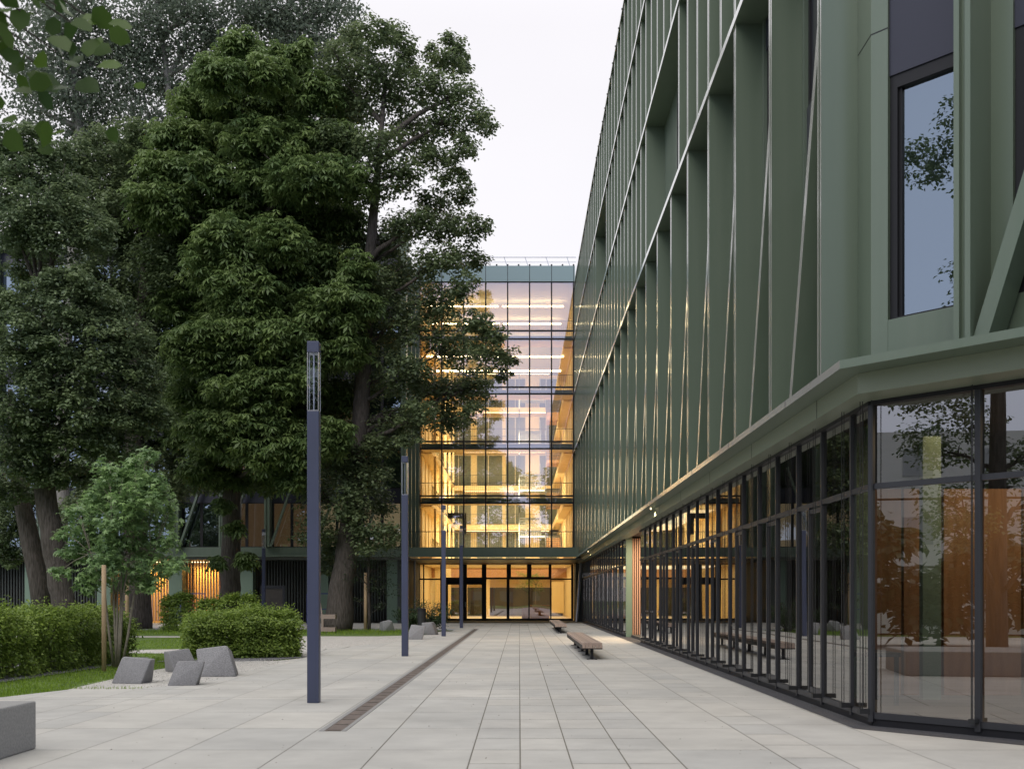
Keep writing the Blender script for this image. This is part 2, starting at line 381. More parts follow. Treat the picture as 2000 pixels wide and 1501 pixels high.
# drain channel
dr = MB(); dr.box(-2.35,-2.15,13.68,59.5,-.05,.004); struct(dr, 'drain_channel', M['rust'])
dk = MB()
for i in range(75):
    y = 13.75+i*.61; dk.box(-2.335,-2.165,y,y+.01,.004,.008)
struct(dk, 'drain_slots', M['slot'])
ke = MB(); ke.box(-2.42,-2.355,13.68,59.5,-.05,.006); ke.box(-2.145,-2.09,13.68,59.5,-.05,.006); struct(ke, 'drain_kerb', M['concrete'])
sd_ = MB()
for x0,x1,y in ((-4.1,-2.1,66.8),(-.55,.6,68.2),(.9,1.6,68.6),(3.3,4.1,68),(2.1,3.4,52.6)): sd_.box(x0,x1,y,y+.12,0,.006)
struct(sd_, 'slot_drains', M['slot'])

# ------------------------------------------------------------ RIGHT WING
XF, XW = 3.95, 4.43          # fin edge, cladding plane
rw = thing('office_wing', 'long green metal office wing with tall vertical fins along the right of the plaza', 'building', (8, 45, 0))
ZL, ZA, ZB, ZC, ZR = 4.42, 12.2, 16.4, 20.4, 24.15
Y0, BAY, NB_ = 14.93, 2.919, 23
YE = 82.0
core = MB()
fa = Vector((XW+.1, 14.395)); fb = fa+FD*13
core.prism([(fa.x,fa.y),(fb.x,fb.y),(22,fb.y),(22,120),(XW+.1,120)], 4.30, 24.0)
core.build('wall', M['green_dark'], rw)
# ledges
def ledge(mb, xo, yo, z0, z1, back=.62, yend=YE):
    a = Vector((xo, yo)); b = a+FD*12; bi = b-FN*(-1)*0
    # strip along the wing and along the facet
    mb.prism([(xo,yo),(xo+back,yo+.35),(xo+back,yend),(xo,yend)], z0, z1)
    c = Vector((xo+back,yo+.35)); d_ = c+FD*12
    mb.prism([(a.x,a.y),(b.x,b.y),(d_.x,d_.y),(c.x,c.y)], z0, z1)
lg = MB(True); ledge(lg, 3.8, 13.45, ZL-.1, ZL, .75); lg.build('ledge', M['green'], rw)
fs = MB(); ledge(fs, 4.095, 13.72, 4.07, ZL-.102, .40); fs.build('fascia', M['fascia'], rw)
jt = MB()
for i in range(16):
    y = 15.6+i*BAY*1.5; jt.box(4.092,4.10,y,y+.015,4.07,4.317)
    jt.box(3.797,3.81,y+.6,y+.612,ZL-.1,ZL+.002)
jt.build('panel_joint', M['frame'], rw)
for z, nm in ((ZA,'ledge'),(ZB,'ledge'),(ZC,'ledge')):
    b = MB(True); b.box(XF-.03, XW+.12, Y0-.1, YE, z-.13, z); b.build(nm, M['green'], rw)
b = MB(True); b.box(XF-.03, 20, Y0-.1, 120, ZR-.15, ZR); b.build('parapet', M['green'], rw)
for i in range(30):
    y = Y0+i*BAY/2+.6; MB().box(XF-.05,XF-.031,y,y+.05,ZR-.1,ZR-.05).build('parapet_fixing', M['frame'], rw)
# fins
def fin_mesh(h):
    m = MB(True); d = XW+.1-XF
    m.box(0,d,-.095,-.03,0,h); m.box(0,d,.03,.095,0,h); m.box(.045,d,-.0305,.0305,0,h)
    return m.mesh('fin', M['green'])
tiers = [(ZL, ZA-.13, BAY, []), (ZA, ZB-.13, BAY/2, [(.00336,.0040)]), (ZB, ZC-.13, BAY/2, [(.00604,.0066)]), (ZC, ZR-.15, BAY/2, [])]
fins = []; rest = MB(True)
for ti, (z0, z1, st, gaps) in enumerate(tiers):
    me = fin_mesh(z1-z0); n = int(round(NB_*BAY/st))
    for k in range(n+1):
        y = Y0+k*st; u = y/(XF*F)
        if any(a < u < b_ for a, b_ in gaps): continue
        if len(fins) < 100:
            o = bpy.data.objects.new('fin', me); col.objects.link(o); o.parent = rw
            o.location = Vector((XF, y, z0))-Vector(rw.location); fins.append(o)
        else:
            d = XW+.1
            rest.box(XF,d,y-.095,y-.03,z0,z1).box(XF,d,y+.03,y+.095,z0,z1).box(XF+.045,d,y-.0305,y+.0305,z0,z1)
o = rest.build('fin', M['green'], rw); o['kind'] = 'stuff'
# braces across the tall first tier: rising towards the camera
for k in range(NB_-1):
    ya, yb = Y0+(k+1)*BAY, Y0+k*BAY
    a = Vector((XF+.10, ya-.40*BAY, ZL)); c = Vector((XF+.10, yb+.13, 9.25))
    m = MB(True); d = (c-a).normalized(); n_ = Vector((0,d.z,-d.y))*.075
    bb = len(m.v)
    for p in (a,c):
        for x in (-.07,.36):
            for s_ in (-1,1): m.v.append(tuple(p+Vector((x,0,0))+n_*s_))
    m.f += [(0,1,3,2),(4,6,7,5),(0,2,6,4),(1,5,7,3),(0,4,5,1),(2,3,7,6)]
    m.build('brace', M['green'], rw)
# windows and cladding of the first tier; smaller windows above
def wing_window(y0, y1, z0, z1, split=None):
    w = MB(); X = XW+.06
    w.box(X,X+.07,y0,y0+.07,z0,z1).box(X,X+.07,y1-.07,y1,z0,z1).box(X,X+.07,y0+.07,y1-.07,z0,z0+.08).box(X,X+.07,y0+.07,y1-.07,z1-.1,z1)
    ym = (y0+y1)/2; w.box(X,X+.07,ym-.04,ym+.04,z0+.08,z1-.1)
    o = w.build('window', M['frame'], rw)
    g = MB(); g.quad((X+.03,y0+.07,z0+.08),(X+.03,y0+.07,z1-.1),(X+.03,y1-.07,z1-.1),(X+.03,y1-.07,z0+.08))
    g.build('pane', M['blindglass'], o)
clad = MB(); nav = MB()
for k in range(NB_):
    ya, yb = Y0+k*BAY+.11, Y0+(k+1)*BAY-.11
    clad.box(XW,XW+.1,ya,yb,ZL,5.04); clad.box(XW,XW+.1,yb-.12,yb,5.04,ZA-.13); clad.box(XW,XW+.1,ya,ya+.30,5.04,ZA-.13)
    MB().box(XW+.04,XW+.1,ya+.30,yb-.12,8.1,9.2).build('spandrel', M['navy'], rw); MB().box(XW+.04,XW+.1,ya+.30,yb-.12,11.5,ZA-.13).build('spandrel', M['navy'], rw)
    if k < 12:
        wing_window(ya+.31,yb-.13,5.06,8.09); wing_window(ya+.31,yb-.13,9.21,11.49)
    else:
        MB().box(XW+.05,XW+.1,ya+.31,yb-.13,5.06,8.09).build('window', M['frame'], rw)
clad.build('cladding', M['green_dark'], rw)
for (z0,z1) in ((ZA+1.0,ZB-.5),(ZB+1,ZC-.5),(ZC+1,ZR-.5)):
    for k in range(0, 14, 1):
        if (k+int(z0)) % 2 == 0: wing_window(Y0+k*BAY+1.46+.13,Y0+(k+1)*BAY-.2,z0,z1)
# facet (chamfered corner) upper storeys
fo = Vector((XW, 14.28)); FI = -FN   # FI points into the building
def fbox(mb, s0, s1, d0, d1, z0, z1):   # along facet, outward depth
    return mb.obox(fo, FD, FN, s0, s1, d0, d1, z0, z1)
fc = MB(); SP = 1.46
fbox(fc,0,.235,-.12,0,ZL,24); fbox(fc,.235,1.36,-.12,-.004,ZL,5.06); 
for k in range(1,7): fbox(fc,k*SP-.1,k*SP+.36,-.12,0,ZL,24); fbox(fc,k*SP+.36,(k+1)*SP-.1,-.12,-.004,ZL,5.06)
fc.box(XW,XW+.1,14.28,Y0-.1,ZL,24)
fc.build('cladding', M['green'], rw)
gj = MB(); fbox(gj,-.002,.24,0,.003,8.68,8.695); gj.box(XW-.003,XW,14.28,Y0-.1,8.68,8.695); fbox(gj,SP+.04,SP+.05,0,.003,ZL,24)
gj.build('panel_joint', M['frame'], rw)
for k in range(7):
    s0 = .237 if k == 0 else k*SP+.362; s1 = (k+1)*SP-.12
    for z0, z1 in ((5.06,8.09),(9.21,12.0)):
        w = MB()
        fbox(w,s0,s0+.10,-.14,-.05,z0,z1); fbox(w,s1-.08,s1,-.14,-.05,z0,z1); fbox(w,s0+.1,s1-.08,-.14,-.05,z0,z0+.03); fbox(w,s0+.1,s1-.08,-.14,-.05,z1-.16,z1)
        w.obox(fo, FD, FN, s0+.10, s0+.14, -.14,-.09,z0+.03,z1-.16)
        o = w.build('window', M['frame'], rw)
        a = fo+FD*(s0+.14)-FN*.12; c = fo+FD*(s1-.08)-FN*.12
        MB().quad((a.x,a.y,z0+.03),(c.x,c.y,z0+.03),(c.x,c.y,z1-.16),(a.x,a.y,z1-.16)).build('pane', M['glass_win'], o)
        b = MB(); fbox(b,s0,s1,-.14,-.03,z1+.002,z1+1.1); b.build('spandrel', M['navy'], rw)
for k in range(1,7):
    m = MB(); c = k*SP
    fbox(m,c-.10,c-.035,-.1,.48,ZL,23.9); fbox(m,c+.035,c+.10,-.1,.48,ZL,23.9); fbox(m,c-.0355,c+.0355,-.1,.42,ZL,23.9)
    m.build('fin', M['green'], rw)
for k in range(1,6):
    a = fo+FD*(k*SP+.16)+FN*.40; c = fo+FD*(k*SP+1.36)+FN*.40
    m = MB(); A = Vector((a.x,a.y,ZL+.03)); C = Vector((c.x,c.y,ZL+3.6)); d = (C-A).normalized(); n3 = Vector((FN.x,FN.y,0)); t3 = d.cross(n3)*.085
    for p in (A,C):
        for q_ in (-.34,.02):
            for s_ in (-1,1): m.v.append(tuple(p+n3*q_+t3*s_))
    m.f += [(0,1,3,2),(4,6,7,5),(0,2,6,4),(1,5,7,3),(0,4,5,1),(2,3,7,6)]
    m.build('brace', M['green'], rw)

# ground floor glazing of the wing
GX = 4.44; GT = 4.09; GB = .155; TR = 3.04; MS = 1.464; MY = 15.08
ENT0, ENT1 = 41.4, 47.3
ms = [MY+k*MS for k in range(46)]
ms = [y for y in ms if y < YE]
pl = MB(); pl.box(GX-.01,GX+.12,cy,ENT0,0,GB-.06); pl.box(GX-.01,GX+.12,ENT1,YE,0,GB-.06)
g0 = Vector((GX,cy)); pl.obox(g0, FD, FN, 0, 9, -.12, .01, 0, GB-.06)
pl.build('plinth', M['frame'], rw)
top = MB(); top.box(GX-.06,GX+.1,cy-.02,ENT0,GT-.07,GT+.08); top.box(GX-.06,GX+.1,ENT1,YE,GT-.07,GT+.08); top.obox(g0,FD,FN,0,9,-.1,.06,GT-.07,GT+.08)
top.box(GX-.16,GX-.10,cy-.1,YE,GT+.0,GT+.045)
top.build('head_rail', M['frame'], rw)
trn = MB()
for a_, b_ in ((cy,ENT0),(ENT1,YE)): trn.box(GX-.035,GX+.04,a_,b_,TR-.07,TR); trn.box(GX-.03,GX+.04,a_,b_,GB-.06,GB+.02)
trn.obox(g0,FD,FN,0,9,-.04,.03,TR-.07,TR); trn.obox(g0,FD,FN,0,9,-.04,.03,GB-.06,GB+.02)
trn.build('transom', M['frame_grey'], rw)
allm = [cy+.02]+ms
for i, y in enumerate(allm):
    if ENT0-.05 < y < ENT1+.05: continue
    m = MB(); m.box(GX-.04,GX+.004,y-.032,y+.032,GB-.1,GT-.07)
    o = m.build('mullion', M['frame_grey'], rw)
    br = MB(); br.box(GX-.17,GX-.041,y-.05,y+.05,GB+.0,GB+.06); 
    for dx in (-.16,-.13): br.box(GX+dx-.004,GX+dx+.004,y-.035,y-.027,GB+.06,GT)
    br.build('blind_bracket', M['black'], o)
for i, (ya, yb) in enumerate(zip(allm, allm[1:])):
    if yb > ENT0+.2 and ya < ENT1-.2: continue
    p = MB(); p.quad((GX,ya,GB),(GX,ya,GT-.07),(GX,yb,GT-.07),(GX,yb,GB)); 
    o = p.build('glazing', M['glass_gf'], rw)
    if i % 2 == 0 and i > 0:
        ym = (ya+yb)/2; v = MB()
        v.box(GX-.035,GX+.004,ym-.025,ym+.025,GB+.025,TR-.071)
        v.box(GX-.025,GX-.002,ya+.04,ya+.09,GB+.05,TR-.1); v.box(GX-.025,GX-.002,ya+.09,ym-.03,GB+.03,GB+.11); v.box(GX-.025,GX-.002,ya+.09,ym-.03,TR-.16,TR-.1)
        v.build('vent_frame', M['frame_grey'], o)
fm = [(0,.02)]+[(k*1.40,0) for k in range(1,7)]
for k in range(0,7):
    s_ = k*1.40
    m = MB(); m.obox(g0,FD,FN,s_-.035,s_+.035,-.004,.05,GB-.1,GT-.07)
    o = m.build('mullion', M['frame_grey'], rw)
    br = MB()
    if k: br.obox(g0,FD,FN,s_-.05,s_-.042,.1,.108,GB,GT).obox(g0,FD,FN,s_-.02,s_-.012,.13,.138,GB,GT).obox(g0,FD,FN,s_-.06,s_+.02,.051,.15,GB,GB+.05)
    else: br.obox(g0,FD,FN,s_+.05,s_+.058,.1,.108,GB,GT)
    br.build('blind_bracket', M['black'], o)
    if k < 6:
        a = g0+FD*s_; c = g0+FD*(s_+1.4)
        MB().quad((a.x,a.y,GB),(c.x,c.y,GB),(c.x,c.y,GT-.07),(a.x,a.y,GT-.07)).build('glazing', M['glass_gf'], rw)
# side entrance recess
er = MB(); er.box(GX+.0,GX+.25,ENT1-.25,ENT1-.02,0,GT+.1); er.build('entrance_column', M['greenpil'], rw)
sl_ = MB()
for k in range(14): sl_.box(GX+.27+k*.09,GX+.32+k*.09,ENT1-.2,ENT1-.1,.1,GT)
sl_.build('slat_screen', M['slatwood'], rw)
MB().box(GX+.26,6.2,ENT1-.095,ENT1-.02,0,GT+.1).build('entrance_wall', M['frame'], rw)
MB().box(6.2,6.3,ENT0,ENT1,0,GT+.1).build('entrance_wall', M['wooddesk'], rw)
MB().box(GX+.02,6.2,ENT0,ENT0+.06,0,GT+.1).build('entrance_wall', M['frame'], rw)
MB().box(GX+.0,6.2,ENT0,ENT1,GT+.1,GT+.16).build('entrance_soffit', M['slatwood'], rw)
# door handles
dh = MB()
for y in (37.0,38.4): dh.box(GX-.14,GX-.11,y,y+.18,1.15,1.19).box(GX-.14,GX-.07,y,y+.03,1.15,1.19)
dh.build('door_handle', M['steel'], rw)
# inside of the ground floor
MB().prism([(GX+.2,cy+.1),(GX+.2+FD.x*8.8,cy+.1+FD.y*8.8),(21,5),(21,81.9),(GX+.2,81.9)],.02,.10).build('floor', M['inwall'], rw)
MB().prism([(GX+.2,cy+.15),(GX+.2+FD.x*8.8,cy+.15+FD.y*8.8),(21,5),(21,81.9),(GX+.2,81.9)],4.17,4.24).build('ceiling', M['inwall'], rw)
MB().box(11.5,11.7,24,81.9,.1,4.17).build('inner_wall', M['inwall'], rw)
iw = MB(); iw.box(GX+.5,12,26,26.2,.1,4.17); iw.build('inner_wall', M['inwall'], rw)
iw = MB()
for k in range(8): iw.box(5.35+k*.62,5.93+k*.62,17.6,17.7,.1,3.3)
iw.build('wood_screen', M['pinewall'], rw)
MB().box(5.05,5.3,17.0,17.3,.1,4.17).box(5.98,6.25,16.8,16.95,.1,4.17).build('inner_column', M['greenpil'], rw)
tb = MB(); tb.box(4.75,5.35,15.9,16.9,.78,.84); 
for x,y in ((4.8,15.95),(5.28,15.95),(4.8,16.85),(5.28,16.85)): tb.box(x,x+.05,y-.03,y+.03,.1,.78)
tag(tb.build('table', M['black']), 'dark table standing inside the glazed corner of the right wing', 'table')
for i_,(x_,y_) in enumerate(((6.6,20.5),(6.4,29),(6.5,33),(6.3,52))):
    t_=thing('table',['round table standing inside behind the nearest shopfront bays','inner table glimpsed behind the shopfront, third from the far end','inner table glimpsed behind the shopfront before the side entrance','inner table glimpsed beyond the side entrance'][i_],'table',(x_,y_,.1),group='tables inside the right wing')
    lpart(MB().tube([(0,0,.7),(0,0,.74)],.45,20),'table_top',M['cream'],t_); lpart(MB().tube([(0,0,.02),(0,0,.7)],.04,10),'leg',M['black'],t_); lpart(MB().tube([(0,0,0),(0,0,.02)],.25,16),'foot',M['black'],t_)
def plane_light(name, loc, sx, sy, e, c=(1,.72,.4), rot=(0,0,0)):
    l = bpy.data.lights.new(name,'AREA'); l.shape='RECTANGLE'; l.size=sx; l.size_y=sy; l.energy=e; l.color=c
    o = bpy.data.objects.new(name,l); col.objects.link(o); o.location=loc; o.rotation_euler=rot; return o
def fixture(parent, x0,x1,y0,y1,z, m='panel', name='ceiling_light'):
    MB().box(x0,x1,y0,y1,z-.04,z).build(name, M[m], parent)
plane_light('room_lamp', (7.5,15.5,4.0), 3, 3, 120)
for y in (52,66): fixture(rw, 8,8.1,y,y+1.5,4.1)
# soffit spots
for y in (34.2, 65.3):
    m = MB(); m.tube([(3.97,y,4.318),(3.97,y,4.28)],.022,10); o = m.build('soffit_spot', M['spot'], rw)
    l = bpy.data.lights.new('spot','SPOT'); l.energy=60; l.spot_size=R(140); l.color=(1,.75,.42); l.shadow_soft_size=.05
    lo = bpy.data.objects.new('spot_lamp',l); col.objects.link(lo); lo.location=(3.97,y,4.24)
plane_light('entrance_lamp', (5.2,44.4,4.1), .8, 3.5, 260, (1,.78,.5))
MB().box(4.9,5.5,43,45.8,GT+.085,GT+.099).build('ceiling_light', M['panel'], rw)

# ------------------------------------------------------------ ATRIUM (end block)
AX0, AX1, AY = -7.18, 3.93, 82.0
at = thing('glass_atrium', 'tall glass atrium front with warm lit timber interior closing the end of the plaza', 'building', (-1.6, 82, 0))
z_of = lambda py: 1.6+(HY-py)/27.0
bars = [(552,549),(646.8,645),(663.3,661),(757,755),(770,768),(863,861),(877,875),(968.5,966.5),(983,981)]
mw = 1.587
for k in range(8):
    x = AX0+k*mw; MB().box(x-.05,x+.05,AY-.06,AY+.12,4.9,24.45).build('mullion', M['frame'], at)
for a_ in (550.5,646,662,756,769,862,876,968,982):
    z = z_of(a_); MB().box(AX0,AX1,AY-.05,AY+.1,z-.055,z+.055).build('transom', M['frame'], at)
for r, (za, zb) in enumerate([(4.9,z_of(982)),(z_of(968),z_of(876)),(z_of(862),z_of(769)),(z_of(756),z_of(662)),(z_of(646),z_of(550.5))]):
    for k in range(7):
        x = AX0+k*mw
        MB().quad((x,AY,za),(x+mw,AY,za),(x+mw,AY,zb),(x,AY,zb)).build('glazing', M['glass_atr'], at)
for a_, b_ in ((982,968),(876,862),(769,756),(662,646)):
    MB().quad((AX0,AY,z_of(a_)),(AX1,AY,z_of(a_)),(AX1,AY,z_of(b_)),(AX0,AY,z_of(b_))).build('spandrel_glazing', M['glass_atr'], at)
M['parapet_blue'] = mat('parapet_panel', (.2,.27,.28), .4, .3)
MB().box(AX0-.2,AX1+.1,AY-.12,AY+.5,24.47,25.6).build('parapet', M['parapet_blue'], at)
pj = MB()
for k in range(8): x = AX0+k*mw; pj.box(x-.02,x+.02,AY-.125,AY-.119,24.47,25.6)
pj.build('panel_joint', M['frame'], at)
rl = MB()
for z, w in ((26.33,.05),(25.98,.03)): rl.bar((AX0,AY+.3,z),(AX1+.2,AY+.3,z),w)
for k in range(9): x = AX0+k*1.52; rl.bar((x+.25,AY+.3,25.6),(x,AY+.3,26.35),.05)
rl.build('roof_railing', M['steel'], at)
for k in range(15): x = AX0+k*mw/2; MB().tube([(x,AY-.05,25.6),(x,AY-.05,25.72)],.06,8).build('roof_fixing', M['frame'], at)
# canopy in front
MB().box(-7.4,3.82,73.1,73.3,4.37,4.9).build('canopy_fascia', M['green'], at)
MB().box(-7.6,3.80,72.95,73.3,4.27,4.368).build('canopy_lip', M['green'], at)
MB().box(-7.4,3.8,73.3,81.9,4.6,4.85).build('canopy_roof', M['green_dark'], at)
MB().box(-7.3,4.1,73.302,81.8,4.12,4.2).build('canopy_soffit', M['soffit'], at)
MB().box(-7.3,3.9,80.6,81.85,4.08,4.118).build('canopy_soffit', M['slatwood'], at)
bl = MB(); bl.bar((AX0,73.9,5.95),(3.8,73.9,5.95),.04)
for k in range(78): x = AX0+k*.142; bl.bar((x,73.9,4.85),(x,73.9,5.95),.014)
bl.build('balustrade', M['frame_grey'], at)
# ground floor screen
xs = lambda px: (px-HX)/27.0
gf = MB()
def gfb(a_, b_, y0, y1): gf.box(xs(a_), xs(b_), AY-.06, AY+.08, max(0,z_of(y1)), z_of(y0))
gfb(815,1119,1097,1102); gfb(815,1119,1207,1213)
for a_, b_ in ((816,820.5),(826.5,828.8),(860,871),(897,912),(941,950),(989.5,995),(1032,1034.5),(1074.5,1077),(1115.5,1120)): gfb(a_,b_,1102,1207)
gfb(820.5,826.5,1129,1132); gfb(828.8,860,1129,1132); gfb(871,897,1127,1141); gfb(912,941,1127,1141); gfb(950,989.5,1127,1130.5); gfb(995,1032,1126,1131); gfb(1034.5,1074.5,1126,1131); gfb(1077,1115.5,1129,1131.5)
gfb(1029,1032,1102,1126); gfb(1034.5,1038,1102,1126); gfb(1071.5,1074.5,1102,1126); gfb(871,875,1141,1207); gfb(995,998,1102,1126)
gf.build('door_frame', M['frame'], at)
MB().quad((AX0,AY,0),(AX1,AY,0),(AX1,AY,4.1),(AX0,AY,4.1)).build('glazing', M['glass_atr'], at)
hd = MB(); hd.bar((xs(909),AY-.14,1.0),(xs(909),AY-.14,1.35),.03); hd.build('door_handle', M['steel'], at)
# interior shell
IB = 116.0
MB().box(-30,-7.35,AY+.2,IB,0,24.4).build('inner_wall', M['wood'], at)
MB().box(3.98,4.4,AY+.2,IB,0,24.4).build('inner_wall', M['wood'], at)
MB().box(-8,5,IB,IB+.4,4.3,24.4).build('inner_wall', M['wood'], at)
MB().box(-8,5,AY+.2,IB+.4,24.4,24.46).build('ceiling', M['ceil'], at)
MB().box(-7.3,3.95,AY+.15,104,-.02,.03).build('floor', M['floorpale'], at)
FL = [5.0, 8.95, 12.88, 16.78, 20.7]
for i, z in enumerate(FL):
    # gallery near the glass, with steel edge; beams along the walls
    if i: MB().box(AX0+.05,AX1,AY+.35,AY+2.4,z-.42,z-.05).build('gallery', M['woodbeam'], at)
    if i:
        sp = MB()
        for k in range(7): sp.box(AX0+k*mw+.1,AX0+(k+1)*mw-.1,AY+.2,AY+.34,z-.42,z-.12)
        sp.build('smoke_blind', M['green_dark'], at)
    bm = MB(); bm.box(-7.34,-6.5,AY+2.4,IB,z-.5,z); bm.box(3.3,3.97,AY+2.4,IB,z-.5,z); bm.box(-7.34,3.97,IB-2.5,IB,z-.5,z); bm.build('gallery_beam', M['woodbeam'], at)
    cr = MB()
    for k in range(5): cr.box(-6.48-0,-6.3,AY+4+k*6,AY+4.25+k*6,z,min(z+3.4,24.3))
    for k in range(9): cr.box(-7.345,-7.28,AY+3+k*3.4,AY+3.4+k*3.4,z,z+3.4); cr.box(3.92,3.97,AY+3+k*3.4,AY+3.5+k*3.4,z,z+3.4)
    cr.build('post', M['wood'], at)
    rb = MB(); rb.bar((AX0,AY+.5,z+1.05),(3.9,AY+.5,z+1.05),.035)
    for k in range(77): x = AX0+.05+k*.144; rb.bar((x,AY+.5,z-.05),(x,AY+.5,z+1.05),.012)
    if i: rb.build('railing', M['frame_grey'], at)
    rb = MB(); rb.bar((-6.5,IB-2.5,z+1.05),(3.3,IB-2.5,z+1.05),.04)
    for k in range(66): x = -6.5+k*.15; rb.bar((x,IB-2.5,z),(x,IB-2.5,z+1.05),.014)
    rb.bar((-6.5,AY+2.4,z+1.05),(-6.5,IB-2.5,z+1.05),.04)
    for k in range(90): y = AY+2.5+k*.33; rb.bar((-6.5,y,z),(-6.5,y,z+1.05),.014)
    rb.build('railing', M['frame_grey'], at)
    for xa, xb, mid in ((-6.8,-4.95,-6.2),(-4.3,-1.75,-3.15),(-1.35,0.6,-.4),(2.1,3.85,2.75)):
        w = MB(); w.box(xa,xb,IB-.05,IB-.01,z+.25,z+3.3); o = w.build('window', M['backpane'], at)
        w = MB(); w.box(xa-.06,xa,IB-.1,IB-.01,z+.2,z+3.36).box(xb,xb+.06,IB-.1,IB-.01,z+.2,z+3.36).box(xa,xb,IB-.1,IB-.01,z+3.3,z+3.36).box(mid-.04,mid+.04,IB-.1,IB-.05,z+.25,z+3.3)
        w.build('frame', M['cream'], o)
    # stair flights
    if z < 20:
        for (xa, xb, ya, yb, za, zb) in ((0,1.9,99,103,z+2,z+3.93),(2.2,3.5,92.5,96.5,z,z+2)):
            stp = MB(); n = 12
            for j in range(n):
                t = (j+.5)/n; stp.box(xa,xb,ya+(yb-ya)*t-.15,ya+(yb-ya)*t+.15,za+(zb-za)*t-.03,za+(zb-za)*t+.02)
            for x in (xa,xb): stp.bar((x,ya,za-.05),(x,yb,zb-.05),.05,.28); stp.bar((x,ya,za+.95),(x,yb,zb+.95),.05)
            stp.box(xa,xb if xa == 0 else xb, yb,yb+1.2,zb-.12,zb)
            if xa == 0: stp.box(0,3.5,ya-1.5,ya,z+1.86,z+2.0).bar((0,ya-1.5,z),(0,ya-1.5,z+5),.07)
            for j in range(12): stp.bar((xa+(xb-xa)*j/11,ya-.02,za-.3),(xa+(xb-xa)*j/11,ya-.02,za+.95),.014)
            stp.build('stair', M['stairmetal'], at)
        MB().box(2.5,3.9,103,106,z+1.0,z+2.2).build('stair_landing', M['wooddesk'], at)
for z in (24.0, 20.15, 16.2, 12.3, 8.35):
    for y in (87.0, 92.5) if z > 17 else ():
        w = MB(); w.box(AX0+.1,-1.6,y-.05,y+.05,z-.06,z+.03).box(-1.3,3.4,y-.05,y+.05,z-.06,z+.03); w.build('light_tube', M['tube'], at)
    for y in (113.2,):
        w = MB(); w.box(-5.5,3,y-.06,y+.06,z-.05,z); w.build('light_tube', M['panel'], at)
for z, e_ in ((8.4,1.25), (12.3,1.2), (16.2,.9), (20.1,.45), (24.1,.35)):
    plane_light('atrium_lamp', (-1.6,100,z), 9, 26, 1000*e_, (1,.88,.58))
    plane_light('atrium_lamp', (-1.6,97,z-1.4), 9, 2.0, 1000*e_, (1,.87,.55), (R(78),0,0))
# ground floor hall
MB().box(-8,5,103.5,103.7,2.6,4.1).build('hall_beam', M['woodbeam'], at)
MB().box(-8,5,95,95.4,3.35,4.2).build('hall_beam', M['wooddesk'], at)
MB().box(-8,5,104,104.1,0,2.6).build('rear_glazing', M['backpane'], at)
rf = MB()
for x in (-6.2,-4.4,-2.6,-.8,1.0,2.8): rf.box(x,x+.25,103.8,103.99,0,2.6)
rf.build('rear_frame', M['inwall'], at)
ph = MB(); ph.box(-4.9,-4.4,96,96.4,0,3.35); ph.box(-2.9,-2.5,96,96.4,0,3.35); ph.box(-6.9,-5.6,93,93.2,0,4.1); ph.box(2.7,3.7,94,94.2,.4,3.0)
ph.build('timber_pier', M['wood'], at)
MB().box(AX0,AX1,AY+.2,104,4.14,4.3).build('ceiling', M['wood'], at)
plane_light('hall_lamp', (-1.6,92,4.05), 9.5, 14, 1000, (1,.83,.5))
dk_ = thing('reception_desk', 'long wooden reception desk inside the glazed ground floor hall', 'desk', (1.5,84.5,0))
MB().box(.8,2.25,84.2,85,0.03,1.12).build('desk_front', M['wooddesk'], dk_, bevel=.01)
MB().box(.2,.79,84.6,85.3,0.03,.93).build('desk_side', M['pinewall'], dk_)
# dark bracket frame seen through the first floor glazing
MB().box(-5.35,-3.95,84.9,85.1,7.6,8.0).box(-4.25,-3.95,84.9,85.1,6.4,7.6).build('duct', M['black'], at)
# recess sides, below canopy
MB().box(-7.9,-7.2,73.6,81.95,0,4.1).build('recess_wall', M['darkslat'], at)
MB().box(3.95,4.42,79.5,81.9,0,4.1).build('recess_wall', M['darkslat'], at)

tag(MB().tube([(3.95,78.2,0),(4.28,78.6,4.12)],.1,12).build('raking_column', M['steel']), 'silver raking steel tube leaning in the far right corner', 'column')
tag(MB().tube([(4.0,80.6,0),(4.0,80.6,4.12)],.06,10).build('downpipe', M['frame_grey']), 'thin grey vertical pipe behind the raking silver tube', 'pipe')
tag(MB().tube([(-7.0,76,0),(-7.0,76,4.12)],.07,10).build('steel_post', M['steel']), 'slim pale post left of the atrium doors under the canopy', 'post')

